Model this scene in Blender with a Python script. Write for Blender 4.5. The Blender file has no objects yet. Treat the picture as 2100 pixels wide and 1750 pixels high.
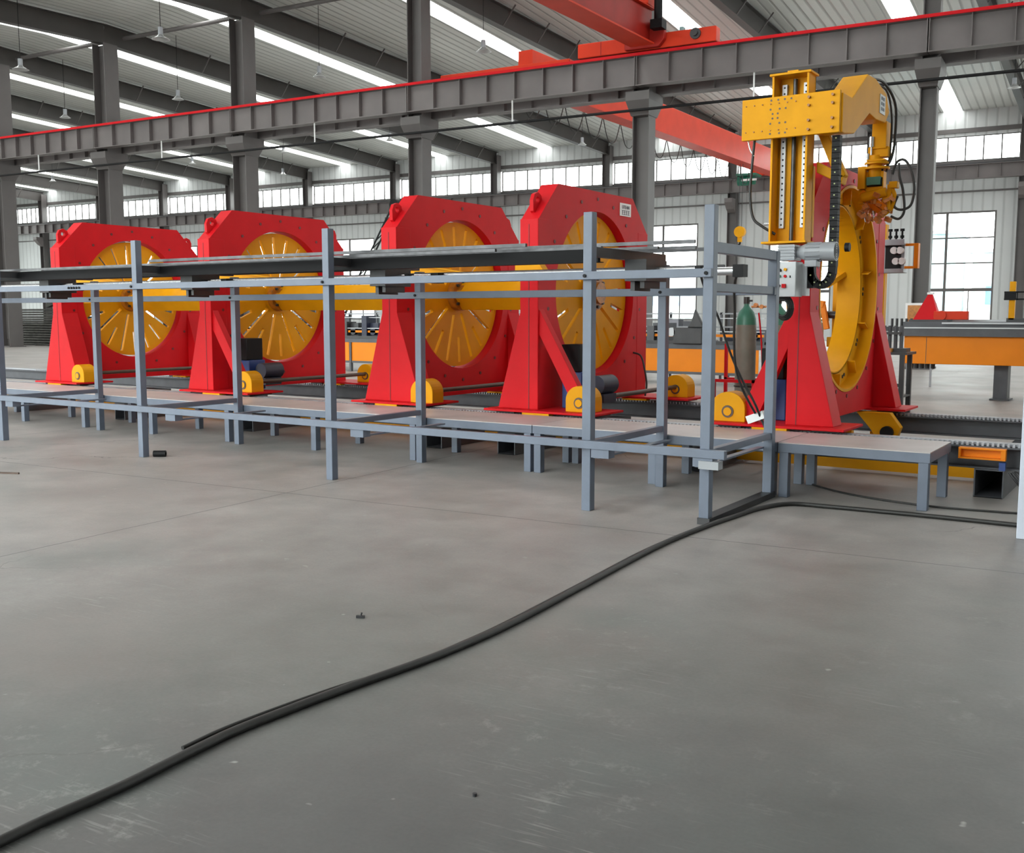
import bpy, math, random
from mathutils import Vector, Matrix
R = math.radians
random.seed(11)
scene = bpy.context.scene
col = scene.collection

# ------------------------------------------------------------------ camera, sky, exposure
cam_d = bpy.data.cameras.new('camera'); cam = bpy.data.objects.new('camera', cam_d); col.objects.link(cam)
cam.location = (0, 0, 1.6)
cam.rotation_euler = (R(90 - 6.24), 0, R(33.5))
cam_d.sensor_width = 36; cam_d.lens = 36 * 2104 / 2100
cam_d.clip_start = 0.05; cam_d.clip_end = 600
scene.camera = cam
scene.view_settings.view_transform = 'Standard'; scene.view_settings.look = 'None'
scene.view_settings.gamma = 1; scene.view_settings.use_curve_mapping = False
scene.view_settings.exposure = -0.36
PHI = R(4.4)                       # the building stands 4.4 degrees turned against the machine row
RIDGE, Z_RIDGE, SLOPE = 32.4, 14.5, 0.04
YN, YF, XL, XR = -4.0, 65.2, -93.0, 22.0

world = bpy.data.worlds.new('sky'); scene.world = world; world.use_nodes = True
wn = world.node_tree.nodes; bg = wn['Background']
SKY = 11.5
bg.inputs[0].default_value = (1.0, 0.985, 0.96, 1); bg.inputs[1].default_value = SKY

BM = Matrix.Rotation(PHI, 4, 'Z')
def strip_start(x): return 13.0 if x > -10 else -2.0      # right-hand skylights cut short out of view, to keep the near floor darker
STRIPS = [-86.0, -77.5, -68.8, -60.0, -51.2, -42.3, -33.7, -24.6, -15.8, -7.3, 1.3, 10.0]
def roof_z(y): return Z_RIDGE - SLOPE * abs(y - RIDGE)
def portal(name, loc, rot, sx, sy):
    d = bpy.data.lights.new(name, 'AREA'); d.shape = 'RECTANGLE'; d.size = sx; d.size_y = sy
    d.cycles.is_portal = True
    o = bpy.data.objects.new(name, d); col.objects.link(o)
    o.matrix_world = BM @ Matrix.Translation(loc) @ rot.to_4x4()
def build_portals():
    for x in STRIPS[3:]:
        for a, b, s in ((strip_start(x), RIDGE, 1), (RIDGE, YF, -1)):
            y = (a + b) / 2
            rot = Matrix.Rotation(math.atan(SLOPE) * s, 3, 'X')
            portal('skylight_daylight', (x, y, roof_z(y) + .12), rot, 1.0, b - a - .4)
    portal('clerestory_daylight', ((XL + XR) / 2, YF + .25, 11.05), Matrix.Rotation(R(-90), 3, 'X'), XR - XL, 1.5)
    portal('window_daylight', (-36, YF + .25, 4.4), Matrix.Rotation(R(-90), 3, 'X'), 70, 6)
    portal('near_window_daylight', (-36.5, YN - .25, 5.15), Matrix.Rotation(R(90), 3, 'X'), 66, 9.9)
    portal('clerestory_daylight', ((XL + XR) / 2, YN - .25, 11.05), Matrix.Rotation(R(90), 3, 'X'), XR - XL, 1.5)
build_portals()

# ------------------------------------------------------------------ materials
def mat(name, base, rough=.45, metal=0., var=.05, scale=4., bump=0., spec=.5, coat=0.):
    m = bpy.data.materials.new(name); m.use_nodes = True
    nt = m.node_tree; b = nt.nodes['Principled BSDF']
    b.inputs['Roughness'].default_value = rough; b.inputs['Metallic'].default_value = metal
    b.inputs['Specular IOR Level'].default_value = spec
    if coat: b.inputs['Coat Weight'].default_value = coat; b.inputs['Coat Roughness'].default_value = .15
    tc = nt.nodes.new('ShaderNodeTexCoord'); n = nt.nodes.new('ShaderNodeTexNoise')
    n.inputs['Scale'].default_value = scale; n.inputs['Detail'].default_value = 5
    nt.links.new(tc.outputs['Object'], n.inputs['Vector'])
    r = nt.nodes.new('ShaderNodeValToRGB')
    r.color_ramp.elements[0].position = .3; r.color_ramp.elements[1].position = .7
    r.color_ramp.elements[0].color = [max(0, c * (1 - var)) for c in base] + [1]
    r.color_ramp.elements[1].color = [min(1, c * (1 + var)) for c in base] + [1]
    nt.links.new(n.outputs[0], r.inputs[0]); nt.links.new(r.outputs[0], b.inputs['Base Color'])
    if bump:
        bp = nt.nodes.new('ShaderNodeBump'); bp.inputs['Strength'].default_value = bump; bp.inputs['Distance'].default_value = .01
        nt.links.new(n.outputs[0], bp.inputs['Height']); nt.links.new(bp.outputs[0], b.inputs['Normal'])
    return m

M = {}
M['red'] = mat('red_paint', (.62, .010, .016), .46, var=.06, scale=2.5, spec=.12)
M['yellow'] = mat('yellow_paint', (.76, .34, .005), .46, var=.07, scale=3, spec=.12)
M['orange'] = mat('orange_paint', (.88, .25, .006), .42, var=.05, scale=2, spec=.22)
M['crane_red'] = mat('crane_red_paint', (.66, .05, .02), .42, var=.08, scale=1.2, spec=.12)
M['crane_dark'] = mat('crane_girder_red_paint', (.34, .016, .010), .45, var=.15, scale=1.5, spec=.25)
M['red_dark'] = mat('dark_red_seam', (.16, .006, .008), .5)
M['grey_blue'] = mat('blue_grey_paint', (.135, .162, .215), .42, var=.08, scale=6)
M['deck'] = mat('grey_deck_plate', (.50, .455, .45), .42, var=.12, scale=2)
M['steel_grey'] = mat('grey_structural_paint', (.105, .095, .093), .5, var=.12, scale=.8)
M['rafter'] = mat('dark_roof_beam_paint', (.062, .056, .053), .5, var=.12, scale=.8)
M['girder'] = mat('runway_beam_paint', (.15, .132, .13), .5, var=.15, scale=.7)
M['dark'] = mat('dark_steel', (.035, .035, .038), .42, var=.2, scale=5)
M['black'] = mat('black_plastic', (.010, .010, .011), .55, spec=.2)
M['rubber'] = mat('black_rubber', (.022, .021, .020), .45, var=.2, scale=8)
M['black_steel'] = mat('blackened_steel', (.008, .008, .009), .6, spec=.12)
M['bright'] = mat('bright_steel', (.62, .63, .65), .25, metal=.9, var=.05)
M['rail_white'] = mat('ground_steel_rail', (.50, .52, .54), .4, metal=.2)
M['bar'] = mat('mill_scale_bar', (.085, .085, .09), .38, metal=.6, var=.3, scale=9)
M['track'] = mat('track_beam_paint', (.085, .088, .10), .5, var=.15)
M['track_top'] = mat('track_rail_steel', (.36, .37, .40), .4, metal=.4, var=.1)
M['motor_grey'] = mat('silver_grey_paint', (.33, .345, .37), .35, var=.05)
M['box_grey'] = mat('light_grey_enamel', (.60, .62, .64), .4, var=.03)
M['white'] = mat('white_plastic', (.8, .8, .8), .4)
M['blue'] = mat('blue_paint', (.02, .06, .24), .4)
M['chain_dot'] = mat('pale_green_pin', (.42, .46, .20), .5)
M['navy'] = mat('navy_paint', (.02, .024, .05), .45)
M['green'] = mat('green_paint', (.015, .16, .10), .4)
M['gas_green'] = mat('cylinder_green_paint', (.05, .20, .14), .4, var=.15)
M['gas_grey'] = mat('cylinder_grey_paint', (.21, .20, .17), .5, var=.15, scale=5)
M['brown'] = mat('rusty_shaft', (.09, .055, .04), .5, var=.2, scale=9)
M['copper'] = mat('copper_fitting', (.62, .24, .07), .4, metal=.2, var=.25, scale=30)
M['hub'] = mat('oily_yellow_paint', (.42, .15, .012), .4, var=.35, scale=14)
M['pale'] = mat('pale_blue_white_paint', (.58, .62, .72), .4)
M['stock'] = mat('stacked_black_steel', (.05, .048, .042), .5, metal=.3, var=.4, scale=4)
M['ext_white'] = mat('pale_render', (.55, .58, .58), .8, var=.05, scale=.3)
M['ext_teal'] = mat('pale_teal_cladding', (.30, .48, .50), .7, var=.05, scale=.3)
M['ext_blue'] = mat('blue_cladding', (.16, .30, .50), .7, var=.05, scale=.3)
M['ext_grey'] = mat('grey_cladding', (.34, .34, .38), .7)
M['apron'] = mat('concrete_apron', (.30, .295, .285), .8, var=.1, scale=.2)
M['reflector'] = mat('lamp_aluminium', (.55, .56, .56), .3, metal=.7)

def corrugated(name, base, pitch, axis='X', rough=.42, metal=0., strength=.5, dark=.7):
    m = mat(name, base, rough, metal, var=.05, scale=.35)
    nt = m.node_tree; b = nt.nodes['Principled BSDF']
    tc = nt.nodes.new('ShaderNodeTexCoord'); w = nt.nodes.new('ShaderNodeTexWave')
    w.wave_type = 'BANDS'; w.bands_direction = axis; w.wave_profile = 'SIN'
    w.inputs['Scale'].default_value = math.pi / 10 / pitch
    nt.links.new(tc.outputs['Object'], w.inputs['Vector'])
    rp = nt.nodes.new('ShaderNodeValToRGB'); rp.color_ramp.elements[0].position = .0; rp.color_ramp.elements[1].position = .22
    nt.links.new(w.outputs['Fac'], rp.inputs[0])
    bp = nt.nodes.new('ShaderNodeBump'); bp.inputs['Strength'].default_value = strength; bp.inputs['Distance'].default_value = .03
    nt.links.new(rp.outputs[0], bp.inputs['Height']); nt.links.new(bp.outputs[0], b.inputs['Normal'])
    old = b.inputs['Base Color'].links[0].from_socket
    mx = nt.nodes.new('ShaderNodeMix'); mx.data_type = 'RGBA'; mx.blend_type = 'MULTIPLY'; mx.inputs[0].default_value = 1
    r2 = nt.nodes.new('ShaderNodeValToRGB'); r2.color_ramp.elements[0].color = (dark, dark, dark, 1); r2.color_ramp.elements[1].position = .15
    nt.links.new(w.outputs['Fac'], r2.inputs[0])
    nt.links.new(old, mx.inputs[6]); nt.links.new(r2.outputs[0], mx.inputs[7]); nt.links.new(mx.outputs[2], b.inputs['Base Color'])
    return m
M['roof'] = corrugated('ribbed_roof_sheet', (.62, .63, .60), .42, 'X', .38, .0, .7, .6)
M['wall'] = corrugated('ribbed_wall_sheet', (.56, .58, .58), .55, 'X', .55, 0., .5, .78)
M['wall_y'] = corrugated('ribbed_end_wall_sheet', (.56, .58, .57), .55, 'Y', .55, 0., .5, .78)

def glass_mat():
    m = bpy.data.materials.new('clear_glazing'); m.use_nodes = True; nt = m.node_tree
    for n in list(nt.nodes):
        if n.type == 'BSDF_PRINCIPLED': nt.nodes.remove(n)
    out = [n for n in nt.nodes if n.type == 'OUTPUT_MATERIAL'][0]
    t = nt.nodes.new('ShaderNodeBsdfTransparent'); t.inputs[0].default_value = (.93, .97, .97, 1)
    g = nt.nodes.new('ShaderNodeBsdfGlossy'); g.inputs['Roughness'].default_value = .05
    mx = nt.nodes.new('ShaderNodeMixShader'); mx.inputs[0].default_value = .05
    nt.links.new(t.outputs[0], mx.inputs[1]); nt.links.new(g.outputs[0], mx.inputs[2]); nt.links.new(mx.outputs[0], out.inputs[0])
    return m
M['glass'] = glass_mat()

def floor_mat():
    m = bpy.data.materials.new('painted_concrete_floor'); m.use_nodes = True; nt = m.node_tree; L = nt.links.new
    N = nt.nodes.new; b = nt.nodes['Principled BSDF']
    tc = N('ShaderNodeTexCoord')
    def noise(sc, det=5, rough=.55, vec=None):
        n = N('ShaderNodeTexNoise'); n.inputs['Scale'].default_value = sc; n.inputs['Detail'].default_value = det
        n.inputs['Roughness'].default_value = rough; L(vec or tc.outputs['Object'], n.inputs['Vector']); return n.outputs[0]
    def ramp(src, stops):
        r = N('ShaderNodeValToRGB'); e = r.color_ramp.elements
        while len(e) < len(stops): e.new(.5)
        for k, (p, c) in enumerate(stops): e[k].position = p; e[k].color = (*c, 1)
        L(src, r.inputs[0]); return r.outputs[0]
    def mix(f, a, c, t='MIX'):
        x = N('ShaderNodeMix'); x.data_type = 'RGBA'; x.blend_type = t
        if isinstance(f, float): x.inputs[0].default_value = f
        else: L(f, x.inputs[0])
        L(a, x.inputs[6])
        if isinstance(c, tuple): x.inputs[7].default_value = (*c, 1)
        else: L(c, x.inputs[7])
        return x.outputs[2]
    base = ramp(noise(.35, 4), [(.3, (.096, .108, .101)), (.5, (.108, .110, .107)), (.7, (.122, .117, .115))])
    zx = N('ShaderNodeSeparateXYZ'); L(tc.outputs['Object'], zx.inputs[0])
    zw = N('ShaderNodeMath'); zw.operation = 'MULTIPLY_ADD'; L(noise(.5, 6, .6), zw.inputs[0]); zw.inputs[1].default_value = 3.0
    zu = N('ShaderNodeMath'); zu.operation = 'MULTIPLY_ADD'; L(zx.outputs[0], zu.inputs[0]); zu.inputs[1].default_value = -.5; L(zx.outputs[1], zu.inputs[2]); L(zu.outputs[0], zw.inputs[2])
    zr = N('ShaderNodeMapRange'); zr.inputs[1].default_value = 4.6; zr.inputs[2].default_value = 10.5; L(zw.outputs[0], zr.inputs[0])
    lit_tone = ramp(noise(.4, 5), [(.3, (.33, .31, .292)), (.7, (.38, .352, .338))])        # warm pale tone away from the camera; light falloff painted into the floor colour
    base = mix(zr.outputs[0], base, lit_tone)
    mott = ramp(noise(2.2, 8, .65), [(.3, (.80, .80, .80)), (.7, (1.14, 1.14, 1.14))])
    c = mix(1.0, base, mott, 'MULTIPLY')
    fine = ramp(noise(60, 3), [(.35, (.95, .95, .95)), (.65, (1.04, 1.04, 1.04))])
    c = mix(1.0, c, fine, 'MULTIPLY')
    # scratches: stretched noise, worn pale
    def scr(rot, sc, lo, hi, size):
        mp = N('ShaderNodeMapping'); mp.inputs['Rotation'].default_value = (0, 0, R(rot)); mp.inputs['Scale'].default_value = (sc, sc * 14, 1)
        L(tc.outputs['Object'], mp.inputs['Vector'])
        a = ramp(noise(size, 2, .4, mp.outputs[0]), [(lo, (0, 0, 0)), (hi, (1, 1, 1))])
        k = ramp(noise(.9, 3, .5), [(.52, (0, 0, 0)), (.68, (1, 1, 1))])
        return mix(1.0, a, k, 'MULTIPLY')
    for rot, sc, size in ((25, .9, 4.0), (-35, .8, 5.0), (80, .8, 4.4), (5, 1.2, 3.5)):
        s = scr(rot, sc, .655, .74, size)
        c = mix(mix(.55, s, (0, 0, 0)), c, (.36, .36, .34))
    rust = ramp(noise(.55, 4), [(.56, (0, 0, 0)), (.72, (.35, .35, .35))])
    c = mix(rust, c, (.21, .16, .15))
    teal = ramp(noise(.75, 3), [(.55, (0, 0, 0)), (.75, (.4, .4, .4))])
    c = mix(teal, c, (.13, .17, .16))
    scuff = mix(1.0, ramp(noise(7, 10, .78), [(.54, (0, 0, 0)), (.70, (.55, .55, .55))]), ramp(noise(.8, 4, .6), [(.50, (0, 0, 0)), (.62, (1, 1, 1))]), 'MULTIPLY')
    c = mix(scuff, c, (.37, .37, .35))
    spots = ramp(noise(9, 2, .5), [(.74, (0, 0, 0)), (.78, (1, 1, 1))])
    c = mix(spots, c, (.36, .36, .34))
    # saw-cut joints: thin dark lines at fixed places on the slab
    sx = N('ShaderNodeSeparateXYZ'); L(tc.outputs['Object'], sx.inputs[0])
    wob = noise(1.5, 3)
    def joint(sock, at, w):
        ad = N('ShaderNodeMath'); ad.operation = 'MULTIPLY_ADD'; L(wob, ad.inputs[0]); ad.inputs[1].default_value = .03; L(sock, ad.inputs[2])
        s1 = N('ShaderNodeMath'); s1.operation = 'SUBTRACT'; L(ad.outputs[0], s1.inputs[0]); s1.inputs[1].default_value = at
        ab = N('ShaderNodeMath'); ab.operation = 'ABSOLUTE'; L(s1.outputs[0], ab.inputs[0])
        lt = N('ShaderNodeMath'); lt.operation = 'LESS_THAN'; L(ab.outputs[0], lt.inputs[0]); lt.inputs[1].default_value = w
        return lt.outputs[0]
    for sock, at in ((sx.outputs[0], -6.2), (sx.outputs[1], 7.0), (sx.outputs[0], -12.3), (sx.outputs[1], 14.5), (sx.outputs[1], 21.0), (sx.outputs[0], 0.2)):
        c = mix(joint(sock, at, .006), c, (.10, .105, .10))
    # hairline cracks
    v = N('ShaderNodeTexVoronoi'); v.feature = 'DISTANCE_TO_EDGE'; v.inputs['Scale'].default_value = .35
    nv = N('ShaderNodeVectorMath'); nv.operation = 'MULTIPLY_ADD'
    cn = N('ShaderNodeTexNoise'); cn.inputs['Scale'].default_value = 2.5; cn.inputs['Detail'].default_value = 6; L(tc.outputs['Object'], cn.inputs['Vector'])
    L(cn.outputs[1], nv.inputs[0]); nv.inputs[1].default_value = (.5, .5, .5); L(tc.outputs['Object'], nv.inputs[2]); L(nv.outputs[0], v.inputs['Vector'])
    cr = ramp(v.outputs[0], [(0, (1, 1, 1)), (.0035, (0, 0, 0))])
    msk = ramp(noise(.22, 2), [(.55, (0, 0, 0)), (.6, (1, 1, 1))])
    c = mix(mix(1.0, cr, msk, 'MULTIPLY'), c, (.12, .12, .115))
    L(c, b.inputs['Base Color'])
    rr = ramp(noise(1.1, 6), [(.3, (.42, .42, .42)), (.7, (.56, .56, .56))])
    L(rr, b.inputs['Roughness'])
    bp = N('ShaderNodeBump'); bp.inputs['Strength'].default_value = .08; bp.inputs['Distance'].default_value = .02
    L(noise(3.0, 8, .6), bp.inputs['Height']); L(bp.outputs[0], b.inputs['Normal'])
    return m
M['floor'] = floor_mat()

# ------------------------------------------------------------------ mesh helpers
ORIG = {}                                            # name -> (origin, frame)
def frame_matrix(f): return BM if f == 'B' else Matrix.Identity(4)
def set_props(o, label=None, cat=None, group=None, kind=None):
    if label: o['label'] = label
    if cat: o['category'] = cat
    if group: o['group'] = group
    if kind: o['kind'] = kind
def thing(name, label, cat, origin, frame='M', group=None, kind=None):
    o = bpy.data.objects.new(name, None); col.objects.link(o)
    o.empty_display_size = .1
    o.location = frame_matrix(frame) @ Vector(origin)
    o.rotation_euler = (0, 0, PHI if frame == 'B' else 0)
    set_props(o, label, cat, group, kind); ORIG[o.name] = (Vector(origin), frame)
    return o

def dots(name, m, parent, pts, make, **kw):
    """one mesh, copied to each point: every bolt or hole a part of its own"""
    first = make(MB(), pts[0]).build(name, m, parent, **kw); p0 = Vector(pts[0])
    for q in pts[1:]:
        c = first.copy(); col.objects.link(c); c.location = Vector(q) - p0
    return first

class MB:
    def __init__(s): s.v = []; s.f = []; s.sm = []
    def add(s, vs, fs, smooth=False):
        b = len(s.v); s.v += [Vector(p) for p in vs]; s.f += [tuple(b + i for i in f) for f in fs]; s.sm += [smooth] * len(fs); return s
    def box(s, x0, x1, y0, y1, z0, z1):
        if x0 > x1: x0, x1 = x1, x0
        if y0 > y1: y0, y1 = y1, y0
        if z0 > z1: z0, z1 = z1, z0
        vs = [(x, y, z) for z in (z0, z1) for y in (y0, y1) for x in (x0, x1)]
        return s.add(vs, [(0, 2, 3, 1), (4, 5, 7, 6), (0, 1, 5, 4), (2, 6, 7, 3), (0, 4, 6, 2), (1, 3, 7, 5)])
    def bar(s, p0, p1, w, h, up=(0, 0, 1)):
        p0, p1 = Vector(p0), Vector(p1); d = (p1 - p0).normalized(); up = Vector(up)
        if abs(d.dot(up)) > .98: up = Vector((0, 1, 0))
        a = d.cross(up).normalized(); b = a.cross(d).normalized()
        vs = [p + a * (i * w / 2) + b * (j * h / 2) for p in (p0, p1) for i, j in ((-1, -1), (1, -1), (1, 1), (-1, 1))]
        return s.add(vs, [(0, 1, 2, 3), (7, 6, 5, 4), (0, 4, 5, 1), (1, 5, 6, 2), (2, 6, 7, 3), (3, 7, 4, 0)])
    def cyl(s, p0, p1, r, n=20, r2=None, caps=True, r_in=None):
        p0, p1 = Vector(p0), Vector(p1); d = (p1 - p0).normalized(); r2 = r if r2 is None else r2
        up = Vector((0, 0, 1)) if abs(d.z) < .9 else Vector((0, 1, 0))
        a = d.cross(up).normalized(); b = a.cross(d)
        ring = lambda p, q: [p + (a * math.cos(t) + b * math.sin(t)) * q for t in [2 * math.pi * k / n for k in range(n)]]
        if r_in is None:
            vs = ring(p0, r) + ring(p1, r2)
            s.add(vs, [(k, (k + 1) % n, n + (k + 1) % n, n + k) for k in range(n)], True)
            if caps: s.add(ring(p0, r), [tuple(range(n - 1, -1, -1))]); s.add(ring(p1, r2), [tuple(range(n))])
        else:
            A, Bq, Cq, D = ring(p0, r), ring(p1, r2), ring(p1, r_in), ring(p0, r_in)
            for P, Q, smo in ((A, Bq, True), (Bq, Cq, False), (Cq, D, True), (D, A, False)):
                s.add(P + Q, [(k, (k + 1) % n, n + (k + 1) % n, n + k) for k in range(n)], smo)
        return s
    def prism(s, pts, plane, a0, a1):
        f = {'yz': lambda u, v, a: (a, u, v), 'xz': lambda u, v, a: (u, a, v), 'xy': lambda u, v, a: (u, v, a)}[plane]
        n = len(pts); vs = [f(u, v, a0) for u, v in pts] + [f(u, v, a1) for u, v in pts]
        return s.add(vs, [tuple(range(n - 1, -1, -1)), tuple(range(n, 2 * n))] + [(k, (k + 1) % n, n + (k + 1) % n, n + k) for k in range(n)])
    def tube(s, pts, r, n=10, sub=6, closed=False):
        P = [Vector(p) for p in pts]
        if sub > 1:
            Q = []
            for i in range(len(P) - 1):
                a, b, c, d = P[max(i - 1, 0)], P[i], P[i + 1], P[min(i + 2, len(P) - 1)]
                for k in range(sub):
                    t = k / sub
                    Q.append(.5 * ((2 * b) + (c - a) * t + (2 * a - 5 * b + 4 * c - d) * t * t + (-a + 3 * b - 3 * c + d) * t ** 3))
            Q.append(P[-1]); P = Q
        vs = []; m = len(P); prev = None
        for i in range(m):
            d = (P[min(i + 1, m - 1)] - P[max(i - 1, 0)]).normalized()
            if prev is None:
                up = Vector((0, 0, 1)) if abs(d.z) < .9 else Vector((1, 0, 0)); a = d.cross(up).normalized()
            else:
                a = (prev - d * prev.dot(d)).normalized()
            prev = a; b = d.cross(a)
            vs += [P[i] + (a * math.cos(2 * math.pi * k / n) + b * math.sin(2 * math.pi * k / n)) * r for k in range(n)]
        fs = [(i * n + k, i * n + (k + 1) % n, (i + 1) * n + (k + 1) % n, (i + 1) * n + k) for i in range(m - 1) for k in range(n)]
        s.add(vs, fs, True); s.add(vs[:n], [tuple(range(n - 1, -1, -1))]); s.add(vs[-n:], [tuple(range(n))]); return s
    def lathe(s, prof, c, n=24, smooth=True):
        c = Vector(c); vs = [c + Vector((r * math.cos(2 * math.pi * k / n), r * math.sin(2 * math.pi * k / n), z)) for r, z in prof for k in range(n)]
        m = len(prof)
        return s.add(vs, [(i * n + k, i * n + (k + 1) % n, (i + 1) * n + (k + 1) % n, (i + 1) * n + k) for i in range(m - 1) for k in range(n)], smooth)
    def ibeam(s, p0, p1, h, w, tf=.02, tw=.014):
        p0, p1 = Vector(p0), Vector(p1); d = (p1 - p0).normalized()
        up = Vector((0, 0, 1)); a = d.cross(up).normalized(); b = a.cross(d).normalized()
        s.bar(p0 + b * (h / 2 - tf / 2), p1 + b * (h / 2 - tf / 2), w, tf, b)
        s.bar(p0 - b * (h / 2 - tf / 2), p1 - b * (h / 2 - tf / 2), w, tf, b)
        return s.bar(p0, p1, tw, h - 2 * tf, b)
    def xform(s, m):
        s.v = [m @ p for p in s.v]; return s
    def build(s, name, m, parent=None, label=None, cat=None, group=None, kind=None, frame='M', bevel=0.):
        me = bpy.data.meshes.new(name)
        if parent is not None: org, fr = ORIG[parent.name]
        else:
            xs = [p.x for p in s.v]; ys = [p.y for p in s.v]; zs = [p.z for p in s.v]
            org, fr = Vector(((min(xs) + max(xs)) / 2, (min(ys) + max(ys)) / 2, min(zs))), frame
            if kind == 'structure': org = Vector((0, 0, 0))
        me.from_pydata([p - org for p in s.v], [], s.f)
        me.polygons.foreach_set('use_smooth', s.sm); me.update()
        me.materials.append(M[m] if isinstance(m, str) else m)
        o = bpy.data.objects.new(name, me); col.objects.link(o)
        if parent is not None: o.parent = parent
        else:
            o.location = frame_matrix(fr) @ org; o.rotation_euler = (0, 0, PHI if fr == 'B' else 0)
        set_props(o, label, cat, group, kind); ORIG[o.name] = (org, fr)
        if bevel:
            b = o.modifiers.new('bevel', 'BEVEL'); b.width = bevel; b.segments = 2; b.limit_method = 'ANGLE'
        return o

def holed_plate(mb, poly, c, Rh, x0, x1, n=72):
    """octagonal plate in the YZ plane between x0 and x1 with a round hole"""
    ang = [2 * math.pi * k / n for k in range(n)] + [math.atan2(p[1] - c[1], p[0] - c[0]) % (2 * math.pi) for p in poly]
    ang = sorted(set(round(a, 5) for a in ang)); outer = []
    for a in ang:
        d = (math.cos(a), math.sin(a)); best = None
        for i in range(len(poly)):
            p, q = poly[i], poly[(i + 1) % len(poly)]; e = (q[0] - p[0], q[1] - p[1])
            den = d[0] * e[1] - d[1] * e[0]
            if abs(den) < 1e-9: continue
            w = (p[0] - c[0], p[1] - c[1]); t = (w[0] * e[1] - w[1] * e[0]) / den; u = (w[0] * d[1] - w[1] * d[0]) / den
            if t > 0 and -1e-4 <= u <= 1.0001 and (best is None or t < best): best = t
        outer.append((c[0] + d[0] * best, c[1] + d[1] * best))
    inner = [(c[0] + Rh * math.cos(a), c[1] + Rh * math.sin(a)) for a in ang]; m = len(ang)
    def q(P, xa, Q, xb, smooth=False):
        vs = [(xa, *p) for p in P] + [(xb, *p) for p in Q]
        mb.add(vs, [(k, (k + 1) % m, m + (k + 1) % m, m + k) for k in range(m)], smooth)
    q(outer, x1, inner, x1); q(inner, x0, outer, x0); q(outer, x0, outer, x1); q(inner, x1, inner, x0, True)
    return mb

WORDS = ['first', 'second', 'third', 'fourth', 'fifth', 'sixth', 'seventh', 'eighth', 'ninth', 'tenth', 'eleventh', 'twelfth', 'thirteenth']

# ================================================================== THE SETTING
MB().box(-150, 60, -60, 160, -.12, -.04).build('ground', 'apron', kind='structure', frame='B')
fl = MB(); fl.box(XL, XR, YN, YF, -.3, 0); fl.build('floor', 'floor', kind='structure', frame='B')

# roof sheets between the skylight strips, one object for the ceiling
cl = MB()
edges = [XL - .3] + [e for x in STRIPS for e in (x - .5, x + .5)] + [XR + .3]
for i in range(0, len(edges), 2):
    for a, b in ((YN - .3, RIDGE), (RIDGE, YF + .4)):
        x0, x1 = edges[i], edges[i + 1]
        za, zb = roof_z(a), roof_z(b)
        cl.add([(x0, a, za), (x1, a, za), (x1, b, zb), (x0, b, zb), (x0, a, za + .08), (x1, a, za + .08), (x1, b, zb + .08), (x0, b, zb + .08)],
               [(0, 3, 2, 1), (4, 5, 6, 7), (0, 1, 5, 4), (2, 3, 7, 6), (1, 2, 6, 5), (0, 4, 7, 3)])
for x in STRIPS:
    a, b = YN - .3, strip_start(x); za, zb = roof_z(a), roof_z(b); x0, x1 = x - .5, x + .5
    cl.add([(x0, a, za), (x1, a, za), (x1, b, zb), (x0, b, zb), (x0, a, za + .08), (x1, a, za + .08), (x1, b, zb + .08), (x0, b, zb + .08)],
           [(0, 3, 2, 1), (4, 5, 6, 7), (0, 1, 5, 4), (2, 3, 7, 6), (1, 2, 6, 5), (0, 4, 7, 3)])
cl.build('ceiling', 'roof', kind='structure', frame='B')
nwin = 0
for x in STRIPS:
    nwin += 1; g = MB()
    for a, b in ((strip_start(x), RIDGE), (RIDGE, YF)):
        za, zb = roof_z(a) + .05, roof_z(b) + .05
        g.add([(x - .52, a, za), (x + .52, a, za), (x + .52, b, zb), (x - .52, b, zb)], [(0, 1, 2, 3)])
    g.build('window_%d' % nwin, 'glass', kind='structure', frame='B')

COLX_FAR = [-87.0, -78.9, -70.9, -63.0, -54.7, -46.2, -37.4, -28.7, -20.0, -11.6, -3.4, 5.2, 13.8]
COLX_NEAR = [-87.5, -79.3, -71.2, -63.0, -54.6, -46.3, -38.75, -30.6, -21.95, -13.06, -4.28, 4.5, 13.2]
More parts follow.
